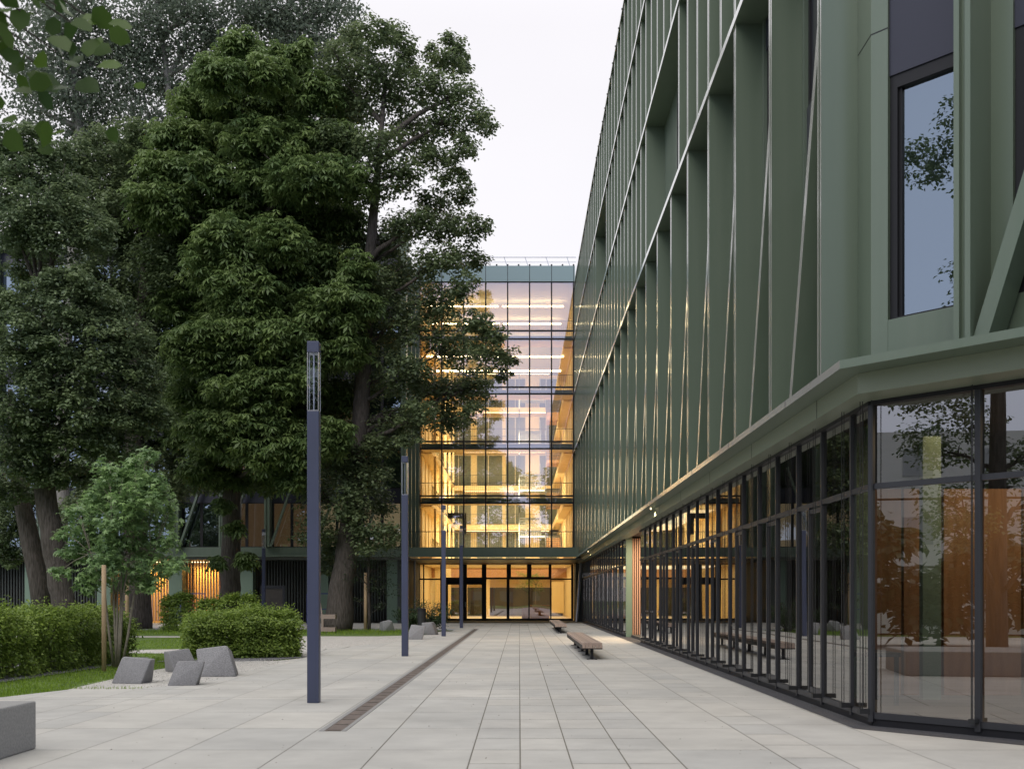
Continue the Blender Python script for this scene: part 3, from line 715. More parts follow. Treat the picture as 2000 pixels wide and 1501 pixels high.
# ------------------------------------------------------------ LEFT WING
lw = thing('office_wing', 'green metal office wing behind the trees with braced windows and slatted ground floor', 'building', (-25, 78, 0))
LY = 73.35
MB().box(-60,-7.36,LY+.1,95,4.35,24.1).build('wall', M['green_dark'], lw)
MB().box(-60,-7.41,73.1,LY+.1,4.37,4.9).build('sill_band', M['green'], lw)
MB().box(-60,-7.61,72.6,73.35,4.27,4.368).build('ledge', M['green'], lw)
MB().box(-60,-7.5,72.9,95,4.1,4.268).build('fascia', M['soffit'], lw)
MB().box(-60,-7.1,LY-.5,LY+.2,24.0,25.0).build('parapet', M['green'], lw)
lz = [(4.9,7.8,8.7),(8.7,11.6,12.6),(12.6,15.5,16.5),(16.5,19.4,20.4),(20.4,23.2,24)]
k = 0; xr = -7.4
while xr > -50:
    xl = xr-2.92
    m = MB(); x = xr
    m.box(x-.17,x-.06,LY-.72,LY+.1,4.9,24).box(x+.06,x+.17,LY-.72,LY+.1,4.9,24).box(x-.0605,x+.0605,LY-.66,LY+.1,4.9,24)
    m.build('fin', M['green'], lw)
    for fi, (a_, b_, c_) in enumerate(lz):
        w = MB(); w.box(xl+.22,xl+.3,LY-.02,LY+.09,a_,b_).box(xr-.3,xr-.22,LY-.02,LY+.09,a_,b_).box(xl+.3,xr-.3,LY-.02,LY+.09,b_-.07,b_).box(xl+.3,xr-.3,LY-.02,LY+.09,a_,a_+.06).box((xl+xr)/2-.09,(xl+xr)/2+.09,LY-.02,LY+.09,a_+.06,b_-.07)
        o = w.build('window', M['frame'], lw)
        mt = {1:'brightpane',0:'brightpane',2:'warmpane',3:'warmpane',4:'glass_win'}.get(k,'glass_win') if fi == 0 else ('warmpane' if (k*3+fi) % 5 == 0 else 'glass_win')
        if mt != 'glass_win': MB().quad((xl+.3,LY+.095,a_),(xr-.3,LY+.095,a_),(xr-.3,LY+.095,b_),(xl+.3,LY+.095,b_)).build('lit_room', M[mt], o)
        MB().quad((xl+.3,LY+.04,a_+.06),(xr-.3,LY+.04,a_+.06),(xr-.3,LY+.04,b_-.07),(xl+.3,LY+.04,b_-.07)).build('pane', M['glass_win'], o)
        MB().box(xl+.18,xr-.18,LY-.01,LY+.095,b_+.002,c_-.002).build('spandrel', M['navy'], lw)
    m = MB(); m.bar((xl+.22,LY-.55,4.92),(xl+.22+1.75,LY-.55,10.0),.13,.3,up=Vector((0,1,0)))
    m.build('brace', M['green'], lw)
    xr = xl; k += 1
# fins on the recess side
for y in (74.6,77.5,80.4):
    MB().box(-7.35,-7.08,y-.08,y+.08,4.9,24).build('fin', M['green'], lw)
MB().box(-7.36,-7.3,73.4,81.9,4.9,24.2).build('cladding', M['green_dark'], lw)
for x in (-8.15,-12.85,-17.75,-22.35,-27.0,-31.7,-36.4):
    MB().box(x-.44,x+.44,73.7,74.6,0,4.1).build('pilaster', M['greenpil'], lw)
for i,(xa,xb) in enumerate(((-12.4,-8.6),(-17.3,-13.3),(-21.9,-18.2),(-26.5,-22.8),(-31.2,-27.5),(-36,-32.2))):
    s = MB(); n = int((xb-xa)/.19)
    for j in range(n): s.box(xa+j*.19,xa+j*.19+.08,74.75,74.9,.1,4.1)
    s.build('slat_screen', M['darkslat'] if i < 2 else M['slatwood'] if i > 1 and i < 4 else M['darkslat'], lw)
    MB().box(xa,xb,76.6 if i in (2,3) else 75.0,76.7 if i in (2,3) else 75.1,0,4.1).build('back_wall', M['wood'] if i in (2,3) else M['inwall'], lw)
plane_light('slat_lamp', (-21.2,75.8,3.8), 1.2, .6, 95, (1,.55,.12))
plane_light('slat_lamp', (-25.0,75.8,3.8), 2.6, .6, 170, (1,.6,.12))
MB().box(-21.9,-20.4,75.6,76,4.0,4.05).box(-26.5,-23,75.6,76,4.0,4.05).build('ceiling_light', M['panel'], lw)
MB().box(-60,-7.9,77.5,95,0,4.1).build('wall', M['inwall'], lw)

# ------------------------------------------------------------ lamps
def make_lamp():
    t = thing('street_lamp', '', 'street lamp', group='square blue grey lamp columns beside the plaza')
    b = MB(); b.box(-.09,.09,-.09,.09,0,4.47); lpart(b,'post',M['lampmetal'],t,bevel=.008)
    MB_ = MB(); MB_.box(-.085,.085,-.085,.085,4.472,4.486); lpart(MB_,'collar',M['steel'],t)
    b = MB()
    for s in ((-.085,-.085,.085,-.085),(.085,-.085,.085,.085),(.085,.085,-.085,.085),(-.085,.085,-.085,-.085)):
        b.quad((s[0],s[1],4.49),(s[2],s[3],4.49),(s[2],s[3],5.37),(s[0],s[1],5.37))
    lpart(b,'lamp_glass',M['glass_lamp'],t)
    b = MB()
    for x in (-.083,.083):
        for y in (-.083,.083): b.box(x-.006,x+.006,y-.006,y+.006,4.488,5.37)
    lpart(b,'glass_edge',M['steel'],t)
    b = MB(); b.tube([(0,0,4.488),(0,0,5.36)],.012,8); lpart(b,'inner_rod',M['steel'],t)
    b = MB(); b.tube([(-.035,0,5.35),(-.035,0,5.37)],.03,10); b.tube([(.035,0,5.35),(.035,0,5.37)],.03,10); lpart(b,'lamp_head',M['white'],t)
    b = MB(); b.box(-.09,.09,-.09,.09,5.372,5.54); lpart(b,'cap',M['lampmetal'],t,bevel=.008)
    b = MB(); b.box(-.035,.035,-.093,-.0905,.9,1.3); lpart(b,'service_hatch',M['lampmetal'],t)
    return t
lamp = make_lamp()
LP = [(-3.16,17.46,'nearest and tallest looking lamp column, left of the drain channel'),(-3.17,31.5,'second lamp column from the camera, between the paving and the far stones'),
      (-3.2,48.1,'third lamp column, standing beside the small bush before the atrium'),(-3.13,61.4,'farthest lamp column of the row, in front of the atrium doors'),
      (-14.55,64.6,'lone lamp column behind the hedge in front of the slatted wing')]
for i,(x,y,lab) in enumerate(LP):
    o = lamp if i == 0 else copy_tree(lamp); o.location = (x,y,0); o['label'] = lab

# ------------------------------------------------------------ benches
def make_bench(L):
    t = thing('bench', '', 'bench', group='slatted timber benches on the plaza')
    b = MB(); tn = []; w = .53/6
    for k in range(6): b.box(k*w+.005,(k+1)*w-.005,0,L,.375,.435); tn += [random.random()]*6
    lpart(b,'seat',M['benchwood'],t,tint=tn)
    e = MB(); tn = []
    for k in range(6): e.box(k*w+.005,(k+1)*w-.005,-.045,-.003,.30,.434); tn += [random.random()]*6
    lpart(e,'seat_end',M['benchwood'],t,tint=tn)
    b = MB(); b.box(.0,.012,-.03,L,.27,.374); b.box(.518,.53,-.03,L,.27,.374); b.box(.012,.518,-.03,-.02,.27,.30); b.box(.012,.518,0,L,.34,.374); lpart(b,'frame',M['frame'],t)
    n = int(L//1.95)+1
    for k in range(n):
        y = .12+k*(L-.5)/(n-1)
        b = MB(); b.box(.225,.305,y,y+.08,.012,.34); b.box(.13,.4,y-.06,y+.14,0,.012); lpart(b,'leg',M['frame'],t)
    return t
b1 = make_bench(9.5); b1.location = (1.65,29.7,0); b1['label'] = 'near long bench with pale timber slats in the middle of the paving'
b2 = copy_tree(b1); b2.location = (1.64,52,0); b2['label'] = 'farther timber slatted bench just before the atrium glass front'

# ------------------------------------------------------------ stones
def stone_mesh(seed):
    r = random.Random(seed); bm = bmesh.new()
    pts = [(-.36,-.24,0),(.2,-.3,0),(.26,.22,0),(-.22,.28,0),(-.17,-.12,.5),(.36,-.17,.47),(.3,.26,.46),(-.1,.3,.42)]
    for p in pts: bm.verts.new((p[0]+r.uniform(-.03,.03),p[1]+r.uniform(-.03,.03),p[2]*r.uniform(.95,1.04) if p[2] else 0))
    bmesh.ops.convex_hull(bm, input=bm.verts)
    bmesh.ops.bevel(bm, geom=bm.edges[:], offset=.022, segments=3, affect='EDGES', profile=.5)
    me = bpy.data.meshes.new('seat_stone'); bm.to_mesh(me); bm.free(); me.materials.append(M['granite'])
    me.polygons.foreach_set('use_smooth',[True]*len(me.polygons)); return me
sm = [stone_mesh(s) for s in (1,5,9)]
ST = [(255,1334,0,1,1.0,0,'leftmost grey faceted stone seat at the edge of the lawn, beside the staked tree'),
      (347,1312,.6,-1,1.0,1,'rear grey faceted stone seat partly hidden behind the front one'),
      (357,1338,.25,1,.95,2,'front grey faceted stone seat nearest the paving'),
      (423,1320,-.15,-1,1.25,0,'widest grey faceted stone seat, right of the cluster in front of the hedge'),
      (333,1229,.3,1,.95,1,'stone seat far back on the lawn, left of its neighbour by the green pilaster'),
      (361,1228,2.4,1,.9,2,'small looking stone seat far back near the glowing slat screen'),
      (755,1232,1.9,-1,1.1,0,'stone seat standing on the far path left of the second lamp column'),
      (810,1248,.2,1,1.15,1,'stone seat right behind the second lamp column'),
      (839,1239,1.4,-1,1.2,2,'stone seat leaning right, beside the litter bin and bush')]
for px,py,rz,mx,s,mi,lab in ST:
    g = G(px,py); o = bpy.data.objects.new('stone_seat', sm[mi]); col.objects.link(o)
    o.location = (g.x,g.y+.25,-.005); o.rotation_euler=(0,0,rz); o.scale=(s*mx,s,s)
    tag(o, lab, 'stone seat', 'faceted stone seats')
o = MB().box(-7.6,-5.15,7.6,12.1,0,.51).build('concrete_block', M['concrete'], bevel=.02); tag(o,'large smooth concrete block at the lower left corner of the plaza','concrete block')

# litter bin, frames, small things
g = thing('litter_bin','dark round litter bin beside the bush left of the atrium','litter bin',(-4.05,51.5,0))
g.location = (-4.6,53.5,0)
lpart(MB().tube([(0,0,.06),(0,0,1.0)],.2,20),'body',M['black'],g); lpart(MB().tube([(0,0,1.0),(0,0,1.12),(0,0,1.15)],[.21,.21,.16],20),'lid',M['frame'],g)
lpart(MB().tube([(0,0,0),(0,0,.06)],.12,12),'foot',M['frame'],g)
g = thing('notice_frame','dark freestanding frame with panel before the slatted wall','frame',(-15.2,70,0))
b = MB(); b.box(-.75,-.6,-.05,.05,0,2.4).box(.6,.75,-.05,.05,0,2.4).box(-.6,.6,-.05,.05,2.2,2.4); lpart(b,'frame',M['frame_grey'],g); lpart(MB().box(-.6,.6,-.02,.02,.5,2.2),'panel',M['inwall'],g)
for i,(x,y,lab) in enumerate(((-20.9,70,'blue steel rack in front of the glowing slats'),(-13.1,70,'blue steel rack between the dark frame and the nearest lamp column'))):
    b = MB()
    for dx in (0,.55,1.5): b.bar((x+dx,y,0),(x+dx,y,1.9),.05)
    b.bar((x,y,1.9),(x+1.5,y,1.9),.06); b.bar((x,y,.95),(x+1.5,y,.95),.05)
    tag(b.build('steel_rack', M['bluemetal']), lab, 'rack', 'blue steel racks')
b = MB(); b.box(-9.3,-8.6,53,53.5,.65,.85); b.box(-9.3,-8.6,53,53.5,.05,.25); b.box(-9.25,-9.15,53,53.1,.25,.65)
b.bar((-9.25,53.2,.85),(-9.45,53.2,2.1),.06)
tag(b.build('play_seat', M['benchwood']),'low timber play seat at the foot of the leaning tree','seat')

# ------------------------------------------------------------ foliage
def foliage(name, pos, nrm, size, m, parent=None, kind='leaf', tint=None, droop=0):
    """pos (n,3); nrm (n,3) leaf facing; builds one mesh of many small leaves"""
    n = len(pos)
    nr = nrm/np.linalg.norm(nrm,axis=1,keepdims=True)
    ref = rng.normal(size=(n,3)); t = np.cross(nr, ref); t /= np.linalg.norm(t,axis=1,keepdims=True); b = np.cross(nr, t)
    if kind == 'leaf':
        T = np.array([(0,0,0),(.5,.32,.06),(1,0,-.12),(.5,-.32,.06)]); per = [(0,1,2,3)]
    elif kind == 'round':
        T = np.array([(0,0,0),(.25,.38,.05),(.7,.36,.03),(1.05,0,-.1),(.7,-.36,.03),(.25,-.38,.05)]); per = [(0,1,2,3,4,5)]
    elif kind == 'maple':
        T=[];
        for k in range(10):
            a = k*math.pi/5; r = .62 if k % 2 == 0 else .24
            if k == 0: r = .7
            if k == 5: r = .1
            T.append((r*math.cos(a)+.3, r*math.sin(a), -.12 if k%2==0 else .02))
        T = np.array(T); per = [tuple(range(10))]
    elif kind == 'palm':
        T=[]; per=[]
        for k in range(6):
            a = -1.25+k*.5*1.0 + (k>5)*0; a = k*2*math.pi/6.6-2.5
            c, s = math.cos(a), math.sin(a); L = 1.0 if k in (2,3,4) else .75
            for (u,v,w) in ((0.05,0,0),(.62*L,.17*L,-.16),(1.0*L,0,-.48),(.62*L,-.17*L,-.16)):
                T.append((u*c-v*s,u*s+v*c,w))
            per.append(tuple(range(4*k,4*k+4)))
        T = np.array(T)
    elif kind == 'blade':
        T = np.array([(-.06,0,0),(.06,0,0),(.05,.1,.6),(0,.35,1.0)]); per=[(0,1,2,3)]
    sz = (size*(.7+.6*rng.random(n)))[:,None,None]
    if kind == 'blade':
        V = pos[:,None,:]+sz*(T[None,:,0:1]*t[:,None,:]+T[None,:,1:2]*b[:,None,:]+T[None,:,2:3]*nr[:,None,:])
    else:
        V = pos[:,None,:]+sz*(T[None,:,0:1]*t[:,None,:]+T[None,:,1:2]*b[:,None,:]+T[None,:,2:3]*nr[:,None,:])
    nv = len(T); V = V.reshape(-1,3)
    pf = np.array(per); k = pf.shape[1]
    Fc = (np.arange(n)[:,None,None]*nv+pf[None]).reshape(-1)
    nf = n*len(per)
    me = bpy.data.meshes.new(name); me.vertices.add(len(V)); me.vertices.foreach_set('co', V.astype(np.float32).ravel())
    me.loops.add(len(Fc)); me.loops.foreach_set('vertex_index', Fc.astype(np.int32))
    me.polygons.add(nf); me.polygons.foreach_set('loop_start', (np.arange(nf)*k).astype(np.int32)); me.polygons.foreach_set('loop_total', np.full(nf,k,np.int32))
    if tint is None: tint = rng.random(n)
    a = me.attributes.new('tint','FLOAT','FACE'); a.data.foreach_set('value', np.repeat(tint,len(per)).astype(np.float32))
    me.materials.append(m); me.update(calc_edges=True)
    o = bpy.data.objects.new(name, me); col.objects.link(o)
    if parent is not None: attach(o, parent)
    return o
def cloud(clumps, dens, sub=.3, flat=.7, nsub=None, up=.9, shell=.45, dr=.25, many=1.0):
    """leaf positions: each clump is many small tufts with layered tops"""
    Ps=[];Ns=[];Ts=[]
    for (c, r) in clumps:
        c = np.array(c); r = np.array(r)
        k = nsub or int(max(12, 20*(r[0]*r[1]*r[2])**.5*1.3*many))
        n = max(4,int(dens*(r[0]*r[2]+r[1]*r[2]+r[0]*r[1])*4.2/k))
        for j in range(k):
            d = rng.normal(size=3); d /= np.linalg.norm(d); rad = rng.random()**shell
            sc = c+d*r*rad*.9
            rs = sub*min(r)*(.7+.7*rng.random())+.05
            q = rng.normal(size=(n,3)); q /= np.linalg.norm(q,axis=1,keepdims=True)
            rr = rng.random((n,1))**.5; q2 = q*rr*rs*np.array([1.25,1.25,flat])
            q2[:,2] -= dr*(q2[:,0]**2+q2[:,1]**2)/max(rs,.1)
            Ps.append(sc+q2); nn = q*.55+rng.normal(size=(n,3))*.3; nn[:,2] += up; Ns.append(nn)
            tb_ = rng.random()*.5; Ts.append(np.clip(tb_+rng.random(n)*.5,0,1))
    return np.concatenate(Ps),np.concatenate(Ns),np.concatenate(Ts)
def tree(name, label, base, trunk, rads, clumps, leaf, dens, m, kind, bark, group=None, sub=.3, limbs=14, limbr=.16, nsub=None, flat=.7, up=.9, extra=None, trunks=None, shell=.45, cat='tree', dr=.25, many=1.0):
    global rng
    random.seed(int(abs(base[0])*10)+3); rng = np.random.default_rng(int(abs(base[0])*10)+3)
    t = thing(name, label, cat, base, group=group)
    tk = MB(); pts=[Vector(p) for p in trunk]
    # smooth path
    fine=[];fr=[]
    for i in range(len(pts)-1):
        for s in range(4):
            u=s/4; fine.append(pts[i].lerp(pts[i+1],u)+Vector((random.uniform(-1,1),random.uniform(-1,1),0))*rads[i]*.12); fr.append(rads[i]*(1-u)+rads[i+1]*u)
    fine.append(pts[-1]);fr.append(rads[-1])
    tk.tube(fine,fr,14)
    if trunks:
        for (tp,tr_) in trunks: tk.tube(tp,tr_,12)
    tk.build('trunk',bark,t,smooth=True)
    lb = MB()
    cl = sorted(clumps,key=lambda c:-c[1][0])
    for c,r in cl[:limbs]:
        c=Vector(c); cand=[p for p in fine if p.z<c.z-.25*abs(c.x-p.x)-.2] or [fine[len(fine)//2]]
        s=min(cand,key=lambda p:(p-c).length+ (0 if p.z>fine[0].z+.25*(fine[-1].z-fine[0].z) else 6))
        mid=s.lerp(c,.5)+Vector((0,0,.12*(c-s).length*random.uniform(-.5,1)))
        rr=limbr*random.uniform(.7,1.2)
        lb.tube([s,s.lerp(mid,.6)+Vector((random.uniform(-.2,.2),0,random.uniform(-.1,.1))),mid,mid.lerp(c,.6),c],[rr,rr*.8,rr*.62,rr*.4,rr*.15],7)
        for j in range(5):
            e=c+Vector((random.uniform(-1,1)*r[0],random.uniform(-1,1)*r[1],random.uniform(-.6,.9)*r[2]))*.8
            k2=mid.lerp(c,random.uniform(.1,.9)); lb.tube([k2,k2.lerp(e,.5)+Vector((0,0,.1*r[2])),e],[rr*.35,rr*.22,rr*.08],5)
    lb.build('branches',bark,t,smooth=True)
    p,nn,ti = cloud(clumps,dens,sub,flat,nsub,up,shell,dr,many)
    foliage('crown',p,nn,leaf,m,t,kind,ti)
    return t
def C(px,py,rx,ry,d,dr=None):
    p=P(px,py,d); a=rx*d/F; b=ry*d/F; return (tuple(p),(a,(dr or a),b))
def cl(lst, d, js=2.0, sc=1.0):
    random.seed(len(lst)+4); out=[]
    for e in lst:
        e=(e[0],e[1],e[2]*sc,e[3]*sc)+tuple(e[4:])
        dd=d+random.uniform(-js,js) if len(e)==4 else d+e[4]
        out.append(C(e[0],e[1],e[2],e[3],dd))
    return out
# right-hand linden
D=57
T=[P(655,1232,D),P(668,1150,D),P(682,1050,D),P(700,900,D),P(708,750,D),P(716,600,D),P(728,430,D),P(742,280,D),P(756,120,D)]
Rr=[.78,.6,.55,.48,.4,.33,.24,.15,.06]
lst=[(735,62,38,32),(775,75,36,34),(700,85,36,36),(690,60,24,20),(655,125,48,48),(735,128,48,40),(800,118,36,34),(893,88,30,26),(878,125,34,26),(905,118,24,26),(845,105,22,22),(895,185,44,34),(835,170,42,36),(775,190,52,44),(700,200,52,46),(930,225,34,26),(955,248,22,18),(870,240,46,36),(810,260,48,42),(740,280,50,46),(665,280,50,50),(900,290,36,24),(850,310,44,34),(790,340,44,40),(720,360,48,46),(885,345,30,24),(905,378,30,22),(855,385,38,32),(925,440,34,32),(875,440,44,36),(810,430,50,44),(750,470,54,46),(690,450,40,44),(920,500,36,30),(860,510,50,40),(790,540,56,46),(720,560,54,50),(905,560,36,30),(850,590,52,38),(790,630,56,42),(720,650,54,50),(920,625,44,28),(965,650,32,22),(990,690,24,22),(945,690,44,36),(880,680,56,40),(985,735,18,20),(930,750,44,34),(860,760,56,38),(790,730,60,44),(720,750,48,44),(925,800,28,26),(880,818,44,28),(820,810,52,36),(760,820,46,40),(690,840,50,44),(800,860,30,16),(735,875,38,28),(660,900,50,46),(720,930,44,36),(620,960,42,46),(685,985,50,40),(740,985,34,36),(610,1030,40,40),(660,1060,44,34),(720,1045,44,34),(760,1040,26,30),(640,1100,30,22)]
tree('linden_tree','tall leaning linden with dark trunk whose crown overlaps the atrium',(T[0].x,D,0),T,Rr,cl(lst,D,2.2,1.05),.19,84,M['linden'],'leaf',M['bark'],'mature trees in front of the left wing',sub=.42,limbs=34,limbr=.15,shell=.4)
# horse chestnut
D=58
T=[P(447,1228,D),P(449,1120,D),P(453,980,D),P(466,820,D),P(476,640,D),P(480,440,D),P(476,260,D),P(474,130,D)]
Rr=[.58,.5,.46,.42,.36,.26,.15,.05]
lst=[(470,105,52,32),(430,150,54,34),(520,140,50,34),(560,120,40,30),(590,100,26,22),(395,205,60,34),(470,210,64,36),(550,200,64,38),(620,180,48,36),(660,210,34,32),(350,270,60,34),(430,275,70,38),(520,280,72,42),(600,270,66,40),(665,275,44,34),(330,335,66,34),(410,350,72,40),(500,360,76,42),(590,350,74,42),(665,350,52,38),(310,400,66,40),(400,430,76,44),(490,440,76,46),(580,440,76,44),(660,430,54,40),(350,500,70,44),(440,520,78,46),(540,530,80,46),(630,520,70,44),(695,520,34,30),(370,590,70,44),(460,610,80,48),(560,610,78,46),(650,600,66,44),(715,600,34,30),(400,680,72,46),(490,700,80,46),(590,700,76,46),(670,680,50,40),(380,760,60,42),(460,790,76,42),(560,790,76,44),(640,770,54,40),(370,840,50,36),(430,870,64,38),(510,880,68,38),(590,870,60,40),(650,850,40,34),(390,915,40,26),(450,935,50,26),(520,935,46,26),(575,930,36,26),(440,985,18,16,-1),(450,650,70,44,-3),(540,660,70,44,-3),(480,570,70,44,-3),(420,840,60,36,-3),(500,830,66,40,-3),(480,760,70,40,-3),(560,740,60,40,-3),(440,460,60,40,-3),(540,470,60,40,-3),(462,1030,18,14,-1),(478,1090,20,14,-1),(425,1095,14,12,-1)]
tree('horse_chestnut','broad horse chestnut in the middle of the group with large drooping leaves',(T[0].x,D,0),T,Rr,cl(lst,D-1,3,1.1),.35,38,M['chestnut'],'palm',M['bark'],'mature trees in front of the left wing',sub=.42,limbs=30,limbr=.14,flat=.95,up=1.1,shell=.6,dr=.1,many=1.7)
# second trunk, darker tree behind the young maple
D=60
T=[P(270,1229,D),P(268,1140,D),P(262,1000,D),P(262,850,D),P(268,700,D),P(280,560,D),P(290,430,D)]
Rr=[.78,.66,.56,.48,.38,.28,.12]
lst=[(210,300,60,44),(270,280,50,38),(150,320,50,40),(250,370,66,44),(180,400,70,48),(300,430,60,46),(230,470,70,48),(320,520,60,50),(260,570,70,50),(190,560,60,46),(330,620,60,50),(280,680,70,50),(340,720,60,50),(290,790,66,46),(360,800,50,44),(230,820,60,44),(320,870,60,46),(250,920,60,44),(370,930,46,40),(200,950,50,40),(320,960,46,34),(150,1000,40,30)]
tree('linden_tree','dark linden with thick black trunk standing behind the young staked tree',(T[0].x,D,0),T,Rr,cl(lst,D,2,1.25),.2,95,M['linden'],'leaf',M['bark'],'mature trees in front of the left wing',sub=.36,limbs=16,limbr=.18)
# front-left linden, two trunks
D=50
T=[P(128,1236,D),P(120,1160,D),P(108,1080,D),P(92,980,D),P(82,880,D),P(84,740,D),P(90,600,D)]
Rr=[.56,.5,.5,.46,.42,.3,.12]
T2=[P(92,1236,D+2),P(76,1130,D+2),P(56,1040,D+2),P(40,960,D+2),P(26,880,D+2),P(20,760,D+2)]
lst=[(45,270,46,30),(10,290,40,34),(90,300,44,32),(40,340,56,38),(110,355,54,36),(0,390,50,40),(70,400,60,42),(150,410,50,36),(30,450,56,42),(110,460,60,40),(185,455,46,34),(60,520,60,36),(120,545,50,26,-3),(80,575,56,30,-3),(165,570,50,28,-3),(20,590,50,36,-2),(215,600,46,30,-2),(120,620,66,36,-3),(50,650,60,38,-3),(190,650,62,36,-3),(255,660,40,34,-2),(100,690,70,38,-3),(20,710,56,40,-3),(170,720,66,38,-3),(240,720,56,38,-2),(290,740,36,34,-1),(80,760,66,38,-3),(150,790,66,38,-3),(230,790,60,40,-2),(20,800,56,40,-3),(290,810,40,34,-1),(80,840,66,38,-2),(160,860,62,38,-2),(230,860,56,38,-1),(20,880,50,40,-2),(90,910,60,34,-1),(160,930,46,28),(20,950,50,34),(215,920,40,32),(10,1010,40,36,3),(-10,1060,40,34,3),(25,1085,26,20,3),(50,980,36,30,3)]
tree('linden_tree','dense linden at the left edge with two leaning trunks rising from the hedge',(T[0].x,D,0),T,Rr,cl(lst,D,1.5,1.2),.17,130,M['lindenfront'],'leaf',M['bark'],'mature trees in front of the left wing',sub=.38,limbs=18,limbr=.15,trunks=[(T2,[.52,.46,.42,.36,.26,.1])])
# poplars
for i,(b,tops,l_,lab) in enumerate([
   (150,[(110,-10),(200,60)],[(60,120,60,60),(110,60,70,60),(170,120,70,60),(120,180,70,60),(200,200,70,60),(170,20,60,50),(60,200,50,50),(230,80,60,60),(160,260,60,50),(90,10,60,50),(250,290,50,40)],'pale grey leaved poplar high behind the left edge trees'),
   (330,[(300,-20),(360,30)],[(300,40,70,60),(370,90,60,60),(280,120,70,60),(340,170,60,50),(250,170,50,50),(400,20,70,50),(300,-20,60,50),(420,80,50,40),(290,230,50,40),(350,-30,60,50)],'pale grey leaved poplar high behind the chestnut, left of its top'),
   (560,[(520,-20),(600,0)],[(490,20,60,50),(560,30,60,50),(620,40,50,50),(640,100,50,50),(580,80,50,40),(520,70,50,40),(660,10,40,40),(640,160,40,40),(690,40,24,40),(600,-20,60,50),(500,-30,60,50),(670,200,40,50)],'pale grey leaved poplar high behind the gap between chestnut and right linden')]):
    D=69+i*.4
    bb={150:112,330:262,560:452}[b]
    T=[Vector((P(bb,500,D).x,D,0)),P(bb+12,700,D),P(b+10,300,D),P(b-10,100,D),P(tops[0][0],tops[0][1],D)]
    tree('poplar_tree',lab,(T[0].x,D,0),T,[.5,.4,.28,.16,.05],cl(l_,D,1.2,1.2),.21,30,M['poplar'],'leaf',M['barkpale'],'tall poplars behind the other trees',sub=.5,limbs=11,limbr=.16,up=.2,shell=.6)
# young multi-stem maple with two stakes
g0_=G(232,1303); D=g0_.y
t = thing('young_maple','young multi stemmed maple tied between two pale stakes','tree',tuple(g0_))
stm=[]; 
for (bx,mx_,tx,ty) in ((222,205,150,980),(228,222,215,900),(232,240,285,890),(238,262,330,1000),(230,236,240,1010),(226,230,250,940)):
    stm.append([Vector((P(bx,1300,D).x,D,0)),P((bx+mx_)/2,1240,D-.1),P(mx_,1160,D+.1),P((mx_+tx)/2,(1160+ty)/2+10,D),P(tx,ty,D)])
tk=MB()
for s in stm: tk.tube(s,[.034,.03,.024,.015,.006],8)
tk.build('trunk',M['stem'],t,smooth=True)
lst=[(290,885,14,12),(265,905,26,20),(240,935,34,26),(205,915,22,20),(200,950,30,24),(290,935,28,26),(255,970,44,28),(310,960,26,24),(190,990,36,26),(150,1000,20,16),(230,1010,44,30),(290,1010,40,30),(325,1000,20,22),(170,1040,36,26),(125,1040,20,12),(230,1060,44,30),(290,1065,40,30),(330,1060,20,20),(150,1080,34,22),(115,1115,22,10),(200,1100,38,26),(255,1110,36,26),(310,1105,38,22),(350,1098,16,14),(180,1130,28,18),(290,1140,26,16),(235,1140,20,14),(170,1150,16,12)]
p,nn,ti=cloud([C(a,b,c*1.12,d*1.1,D+random.uniform(-.7,.7)) for a,b,c,d in lst],150,.5,.75,16,.8,.5)
foliage('crown',p,nn,.135,M['maple'],t,'maple',ti)
tw=MB()
for a,b,c,d in lst:
    q_=P(a,b,D); s=random.choice(stm); k=min([s[2],s[3]],key=lambda v:(v-q_).length); tw.tube([k,k.lerp(q_,.5)+Vector((0,0,.04)),q_],[.014,.01,.004],5)
tw.build('branches',M['stem'],t,smooth=True)
for (px,py,top,lab) in ((203,1310,1103,'pale round stake left of the young maple'),(248,1284,1112,'pale round stake right of the young maple stems')):
    g=G(px,py); zt=1.6+(HY-top)/F*g.y
    tag(MB().tube([(g.x,g.y,0),(g.x,g.y,zt-.02),(g.x,g.y,zt)],[.05,.05,.042],12).build('tree_stake',M['stake'],smooth=True),lab,'stake','stakes beside young trees')
g=G(714,1230)
tag(MB().tube([(g.x,g.y,0),(g.x,g.y,2.9)],[.09,.08],10).build('tree_stake',M['stake'],smooth=True),'thick stake at the foot of the small tree left of the second lamp column','stake','stakes beside young trees')
T=[Vector((g.x+.16,g.y+.15,0)),P(720,1120,g.y),P(722,1020,g.y)]
lst=[(720,1010,30,26),(690,1050,34,28),(750,1050,34,26),(715,1090,40,28),(760,1100,24,28),(690,1120,28,26),(735,1140,36,26),(765,1150,18,24),(700,1170,22,18),(745,1180,22,14),(770,1060,16,30)]
tree('small_tree','small dark leafy tree between the leaning linden and the second lamp column',(T[0].x,g.y,0),T,[.09,.07,.03],cl(lst,g.y,.4),.1,44,M['shrub'],'leaf',M['bark'],None,sub=.45,limbs=9,limbr=.03)
